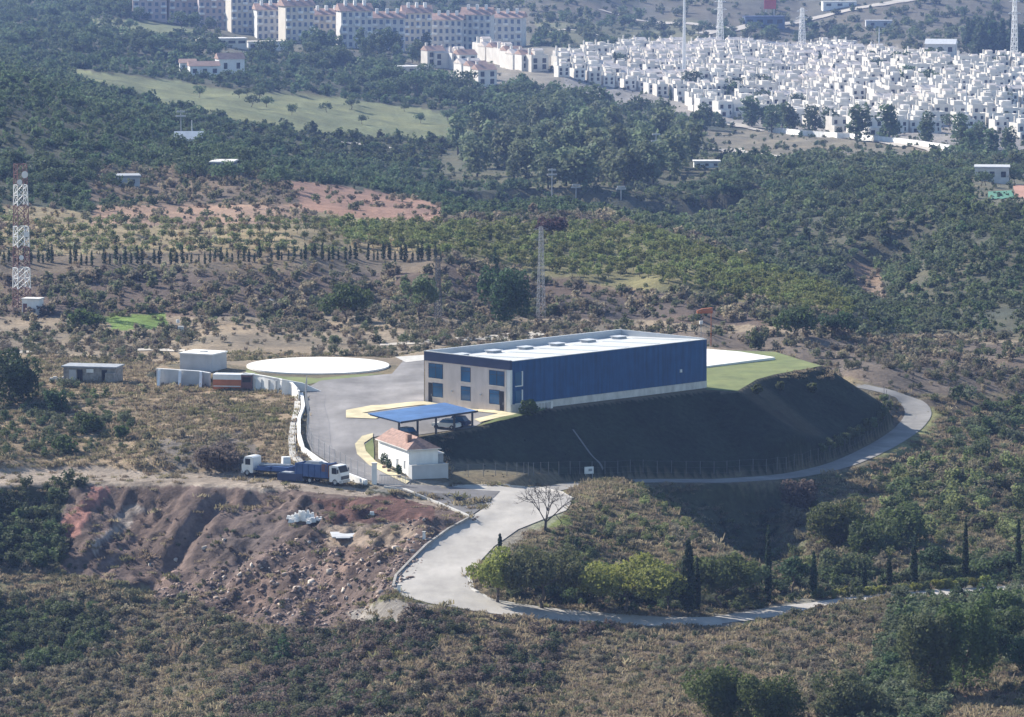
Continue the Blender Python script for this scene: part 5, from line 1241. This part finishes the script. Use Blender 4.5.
for ri, rowh in enumerate(rows):
    rowh.sort(); base_rz = [.3, .26, .34, .2, .3][ri//3 % 5]
    for hi, (x, yy, z, v) in enumerate(rowh):
        rz = base_rz+RS.normal(0, .02)
        if cnt < 300:
            house((x, yy, z), rz, v, f'white village house, {ordw(hi+1)} from the left in the {ordw(ri+1)} row from the front', 'white village houses', (.76+.26*RS.rand()**2))
        else:
            c_, s_ = math.cos(rz), math.sin(rz)
            for k, me in HV[v][0]:
                tgt = restroof if k == 'roof' else restwin if k == 'window' else rest; n0 = len(tgt.v)
                tgt.v += [(x+.84*(q.co.x*c_-q.co.y*s_), yy+.84*(q.co.x*s_+q.co.y*c_), z+.84*q.co.z) for q in me.vertices]; tgt.f += [tuple(n0+i for i in p_.vertices) for p_ in me.polygons]
        cnt += 1
print('HOUSES', cnt, 'rows', len(rows))
if rest.f:
    vr = rest.build('village_backdrop', 'village_white'); tag(vr, 'mass of white village houses behind the nearer rows', 'houses', None, 'stuff')
    restroof.build('roofs', 'roof_tile', vr); restwin.build('windows', 'dark', vr)
# white terraces with tiled roofs left of the village
TR = [(433,66),(441,67),(449,68),(457,69),(465,70),(484,58),(491,60),(498,62),(505,64),(512,66),(519,68),(527,70),(536,71),(468,78),(476,82),(484,86)]
for i, (px, py) in enumerate(sorted(TR)):
    house(at(px, py), .35, [1, 5, 1, 3][i % 4], f'terrace house, {ordw(i+1)} from the left in the tiled terraces left of the village', 'white terraces left of the village', 1.25)
vt = []
while len(vt) < 64:
    c = (RS.uniform(580, 1022), RS.uniform(60, 142))
    if inpoly(np.array([c[0]]), np.array([c[1]]), VP)[0]: vt.append(c)
vt.sort()
for i, (px, py) in enumerate(vt):
    pp = at(px, py); far_tree('garden_tree', 'round' if i % 3 else 'cypress', 'leaf_far', pp, RS.uniform(9, 19)*pp.y/F, f'dark garden tree, {ordw(i+1)} from the left among the white village houses', 'garden trees in the village', 1.25)
# ------------------------------------------------------------------ apartment blocks
def block(name, label, px, py, wpx, hpx, dep, rz, wallm, roofm, nx, nz):
    p = at(px, py); s = p.y/F; w_, h = wpx*s, hpx*s; t = thing(name, label, 'apartment block', p, rz)
    MB().box(-w_/2, 0, -6, w_/2, dep, h).build('wall', wallm, t)
    rf_ = MB().extrude([(-1.0, h+.003), (dep/2, h+h*.2), (dep+1.0, h+.003)], -w_/2-.8, w_/2+.8, 'x').build('roof', roofm, t)
    for i in range(3): MB().box(-w_/2+w_*(.2+.3*i)-.8, dep*.3, h, -w_/2+w_*(.2+.3*i)+.8, dep*.3+1.8, h*1.2+1.5).build('chimney', 'white', rf_)
    bx, bz = w_/nx, h/nz; proto = {}
    wm = MB().box(-bx*.24, -.08, bz*.22, bx*.24, -.005, bz*.78); bm = MB().box(-bx*.42, -1.5, -.05, bx*.42, -.09, bz*.3)
    first = None; fb = None
    for iz in range(nz):
        for ix in range(nx):
            loc = (-w_/2+bx*(ix+.5), 0, bz*iz)
            if first is None: first = wm.build('window', 'bluewall', t); first.location = loc
            else: c = first.copy(); COL.objects.link(c); c.location = loc
            if (ix+iz) % 3 != 1 and iz > 0 and (ix % 2 == 0):
                if fb is None: fb = bm.build('balcony', 'white', t); fb.location = loc
                else: c = fb.copy(); COL.objects.link(c); c.location = loc
    for k in range(1, nx, 4): MB().box(-w_/2+bx*k-.5, -.6, -6, -w_/2+bx*k+.5, -.003, h-.2).build('pilaster', wallm, t)
M['pinkwall'] = mat('pale_pink_render', (.50,.42,.40), .9, .1, .2); M['bluewall'] = mat('dark_blue_glass_wall', (.10,.14,.22), .4, .2, .2); M['cream_wall'] = mat('pale_cream_render', (.62,.56,.47), .9, .08, .2)  # bluewall: plain dark blue for distant windows, villa and hall walls
AB = [(150,20,34,30,.1,'pinkwall'),(184,24,30,36,.25,'pinkwall'),(214,28,30,40,.15,'pinkwall'),(245,34,28,44,.3,'cream_wall'),(272,40,30,36,.2,'offwhite'),(300,43,30,44,.35,'cream_wall'),
 (328,45,30,36,.2,'cream_wall'),(357,48,32,44,.25,'offwhite'),(388,50,34,38,.1,'offwhite'),(418,50,28,44,.15,'cream_wall'),(447,50,30,36,-.1,'offwhite'),(476,50,30,42,-.15,'offwhite'),(506,48,32,36,-.2,'offwhite')]
for i, (px, py, w_, h_, rz, wm_) in enumerate(AB):
    h_ *= .84
    block('apartment_block', f"{'hazy pink' if wm_ == 'pinkwall' else 'cream' if wm_ == 'cream_wall' else 'white'} apartment block, {ordw(i+1)} from the left of thirteen at the top", px, py, w_, h_, 13, rz, wm_, 'terr_far', 5, 4 if h_ < 32 else 5)
def villa(name, label, px, py, wpx, hpx, rz=.2, wallm='white', roofm='terr_far', flat=False, cat='house', dep=8, nwin=3):
    p = at(px, py); s = p.y/F; w_, h = wpx*s, hpx*s; t = thing(name, label, cat, p, rz)
    MB().box(-w_/2, 0, -2, w_/2, dep, h).build('wall', wallm, t)
    if flat: MB().box(-w_/2-.3, -.3, h+.003, w_/2+.3, dep+.3, h+.4).build('roof', roofm, t)
    else: MB().extrude([(-.5, h+.003), (dep/2, h*1.35+.3), (dep+.5, h+.003)], -w_/2-.4, w_/2+.4, 'x').build('roof', roofm, t)
    for i in range(nwin):
        x = -w_/2+w_*(i+.5)/nwin; k = MB().box(x-w_*.07, -.07, h*.35, x+w_*.07, -.004, h*.75).build('window', 'dark', t)
    return t
villa('farmhouse', 'small white farmhouse with two dark windows in the left scrub', 126, 187, 28, 10, .15, 'grey_white', 'tarp', True, 'farmhouse', 7, 2)
villa('villa', 'square villa with pale roof among dark trees on the knoll', 221, 176, 22, 13, -.1, 'bluewall', 'offwhite', True, 'villa', 9, 2)
villa('villa', 'white walled villa among the trees above the fairway', 205, 77, 30, 11, .2, cat='villa')
villa('villa', 'larger white villa right of the first above the fairway', 232, 74, 26, 15, .3, cat='villa', nwin=2)
villa('villa', 'low white villa hidden in trees left of the fairway villas', 188, 72, 16, 9, .1, cat='villa', nwin=2)
villa('site_building', 'low building of bright rubble and walls below the apartment blocks', 222, 46, 50, 7, .2, 'cream_wall', 'offwhite', True, 'building', 10, 5)
villa('site_building', 'second low bright building right below the cream apartment block', 268, 50, 40, 8, .25, 'offwhite', 'cream_wall', True, 'building', 8, 4)
villa('farm_hall', 'pale gabled hall behind the village at the upper right', 940, 56, 30, 12, -.2, 'offwhite', 'white', False, 'hall', 10, 3)
villa('dark_building', 'wide dark blue flat building in the front of the village', 767, 105, 27, 12, 0, 'bluewall', 'navy', True, 'building', 10, 4)
villa('roadside_building', 'long low white building left of the valley road', 707, 168, 26, 6, 0, 'white', 'offwhite', True, 'building', 6, 3)
villa('villa', 'pale flat roofed house left of the tennis court', 992, 182, 34, 14, -.1, 'offwhite', 'grey_white', True, 'villa', 10, 3)
villa('low_building', 'low pale building with flat roof left of the tiled terraces', 412, 74, 34, 7, .3, 'cream_wall', 'offwhite', True, 'building', 9, 3)
villa('dark_building', 'dark hall at the top right beside the diagonal road', 765, 27, 40, 10, .1, 'bluewall', 'navy', True, 'building', 12, 4)
villa('low_building', 'pale grey shed on the hillside above the village', 879, 28, 26, 7, 0, 'grey_white', 'grey_white', True, 'shed', 8, 2)
villa('low_building', 'small white building at the top edge beside the diagonal road', 840, 8, 34, 6, .1, 'white', 'offwhite', True, 'building', 8, 3)
p = at(189, 146); t = thing('white_marquee', 'white peaked marquee among the trees on the knoll', 'marquee', p); MB().box(-4,-3,0,4,3,2.2).build('wall', 'white', t); MB().extrude([(-3.3,2.203),(0,4.4),(3.3,2.203)], -4.3, 4.3, 'x').build('roof', 'white', t)
# tennis courts and pools at the right edge
o = sheet('tennis_court', 'court', pxpoly([(988,192),(1012,191),(1014,198),(988,200)], 3), .2, 3); sheet('court_surround', 'clay', pxpoly([(1013,186),(1060,183),(1060,198),(1015,198)], 3), .2, 3)
# distant roads
def dist_road(pp, w_, m='dirt'):
    X, Y, Z = hit([a for a, b in pp], [b for a, b in pp]); sheet('road', m, ribbon_poly(list(zip(X, Y, Z)), w_), .5, 5)
dist_road([(700,148),(740,154),(780,160),(820,168)], 4.5)
dist_road([(748,128),(800,134),(860,139),(920,146),(960,153)], 3.5)
dist_road([(700,34),(760,24),(820,16),(880,6),(930,-4)], 6)
dist_road([(560,30),(600,36),(620,46)], 5); dist_road([(300,140),(340,143),(410,150)], 2.5); dist_road([(600,10),(680,22),(740,30)], 4)
dist_road([(690,120),(730,124),(745,128)], 4)
# village front wall
p0 = at(770, 133); wall('village_wall', 'long pale wall along the front road of the village', [(768,132),(800,135.5),(850,139),(900,144),(950,151)], 2.2, .4, 'white', cap=True, dense=4)
# masts and poles in the distance
def fpole(name, label, px, py, hpx, w_, m, arms=()):
    p = at(px, py); s = p.y/F; t = thing(name, label, 'mast', p, .2); h = hpx*s
    MB().tube((0,0,-2),(0,0,h*.5),w_*s/2,w_*s/2*.85,8).build('lower_shaft', m, t); MB().tube((0,0,h*.5),(0,0,h),w_*s/2*.8,w_*s/2*.55,8).build('upper_shaft', m, t)
    for f_, l in arms: MB().box(-l*s,-.3,h*f_-.25,l*s,.3,h*f_+.25).build('cross_arm', m, t)
fpole('tall_mast', 'tall white mast rising above the village left of centre', 684, 78, 84, 4, 'mastwhite')
for px, py, hp, lb in ((720,44,46,'hazy lattice pylon right of the tall white mast'),(802,48,40,'hazy lattice pylon beside the diagonal road'),(1014,66,70,'hazy lattice pylon at the upper right edge')):
    p = at(px, py); s = p.y/F; lattice('power_pylon', lb, p, hp*s, 6*s, 2.5*s, ['mastwhite'], ((hp*s*.92, 6*s),(hp*s*.75, 7*s)), 'pylon', None, 8, .12)
for px, py, hp, lb in ((552,200,32,'hazy power pole left of the dark gully'),(656,176,44,'hazy power pole in front of the village wood'),(621,200,14,'short power pole right of the dark gully'),(576,200,16,'short power pole in the dark gully'),(181,140,30,'double armed antenna mast on the knoll'),(192,140,20,'thin white pole beside the antenna on the knoll'),(779,110,34,'thin white pole at the dark blue village building'),(879,46,18,'thin white pole above the village at upper right'),(966,132,46,'thin white pole among the village houses at right')):
    fpole('power_pole', lb, px, py, hp, 1.6, 'steel' if 'white' not in lb else 'mastwhite', ((.95, 4),(.8, 5)) if 'white' not in lb else ())
p = at(770, 22); s = p.y/F; t = thing('red_hoarding', 'red hoarding on poles at the top edge', 'hoarding', p)
MB().box(-6*s,-.3,13*s,6*s,.3,24*s).build('board', 'red', t); [MB().tube((x*s,0,0),(x*s,0,13*s),.3).build('leg', 'steel', t) for x in (-4, 4)]
# ------------------------------------------------------------------ light, air and camera
EL = math.radians(29); S = Vector((-.72, .69, 0)).normalized()*math.cos(EL); S.z = math.sin(EL)
sun = bpy.data.lights.new('sun', 'SUN'); sun.energy = 5; sun.angle = math.radians(.5); sun.color = (1, .93, .83)
so = bpy.data.objects.new('sun', sun); COL.objects.link(so); so.rotation_euler = S.to_track_quat('Z', 'Y').to_euler()
w = bpy.data.worlds.new('World'); sc.world = w; w.use_nodes = True
nt = w.node_tree; bg = nt.nodes['Background']; bg.inputs['Strength'].default_value = .082
sky = nt.nodes.new('ShaderNodeTexSky'); sky.sky_type = 'NISHITA'; sky.sun_disc = False
sky.sun_elevation = EL; sky.sun_rotation = math.atan2(S.x, S.y); sky.air_density = 1.2; sky.dust_density = .3; sky.ozone_density = 3.0
nt.links.new(sky.outputs['Color'], bg.inputs['Color'])
HAZE = .70e-4
if HAZE:
    hb = MB().box(-9500, -60, -60, 9500, 9000, 330)
    hm = bpy.data.materials.new('pale_haze'); hm.use_nodes = True; nt = hm.node_tree
    for n in list(nt.nodes):
        if n.type == 'BSDF_PRINCIPLED': nt.nodes.remove(n)
    pv = nt.nodes.new('ShaderNodeVolumePrincipled'); pv.inputs['Density'].default_value = HAZE
    pv.inputs['Color'].default_value = (.34, .51, 1, 1); pv.inputs['Anisotropy'].default_value = .2
    nt.links.new(pv.outputs['Volume'], nt.nodes['Material Output'].inputs['Volume'])
    M['haze'] = hm
    ho = hb.build('haze', 'haze'); tag(ho, 'thin blue haze over the valley', 'haze', None, 'stuff')
sc.view_settings.view_transform = 'Standard'; sc.view_settings.look = 'None'; sc.view_settings.exposure = 1.06; sc.view_settings.gamma = 1
sc.view_settings.use_curve_mapping = False
sc.cycles.volume_bounces = 0; sc.cycles.max_bounces = 5; sc.cycles.diffuse_bounces = 3; sc.cycles.use_denoising = True
cam = bpy.data.cameras.new('camera'); cam.sensor_width = 36; cam.sensor_fit = 'HORIZONTAL'; cam.lens = F/1024*36; cam.clip_end = 30000; cam.clip_start = 1
co = bpy.data.objects.new('camera', cam); COL.objects.link(co); co.location = (0, 0, H); co.rotation_euler = (math.pi/2-TH, 0, 0)
sc.camera = co
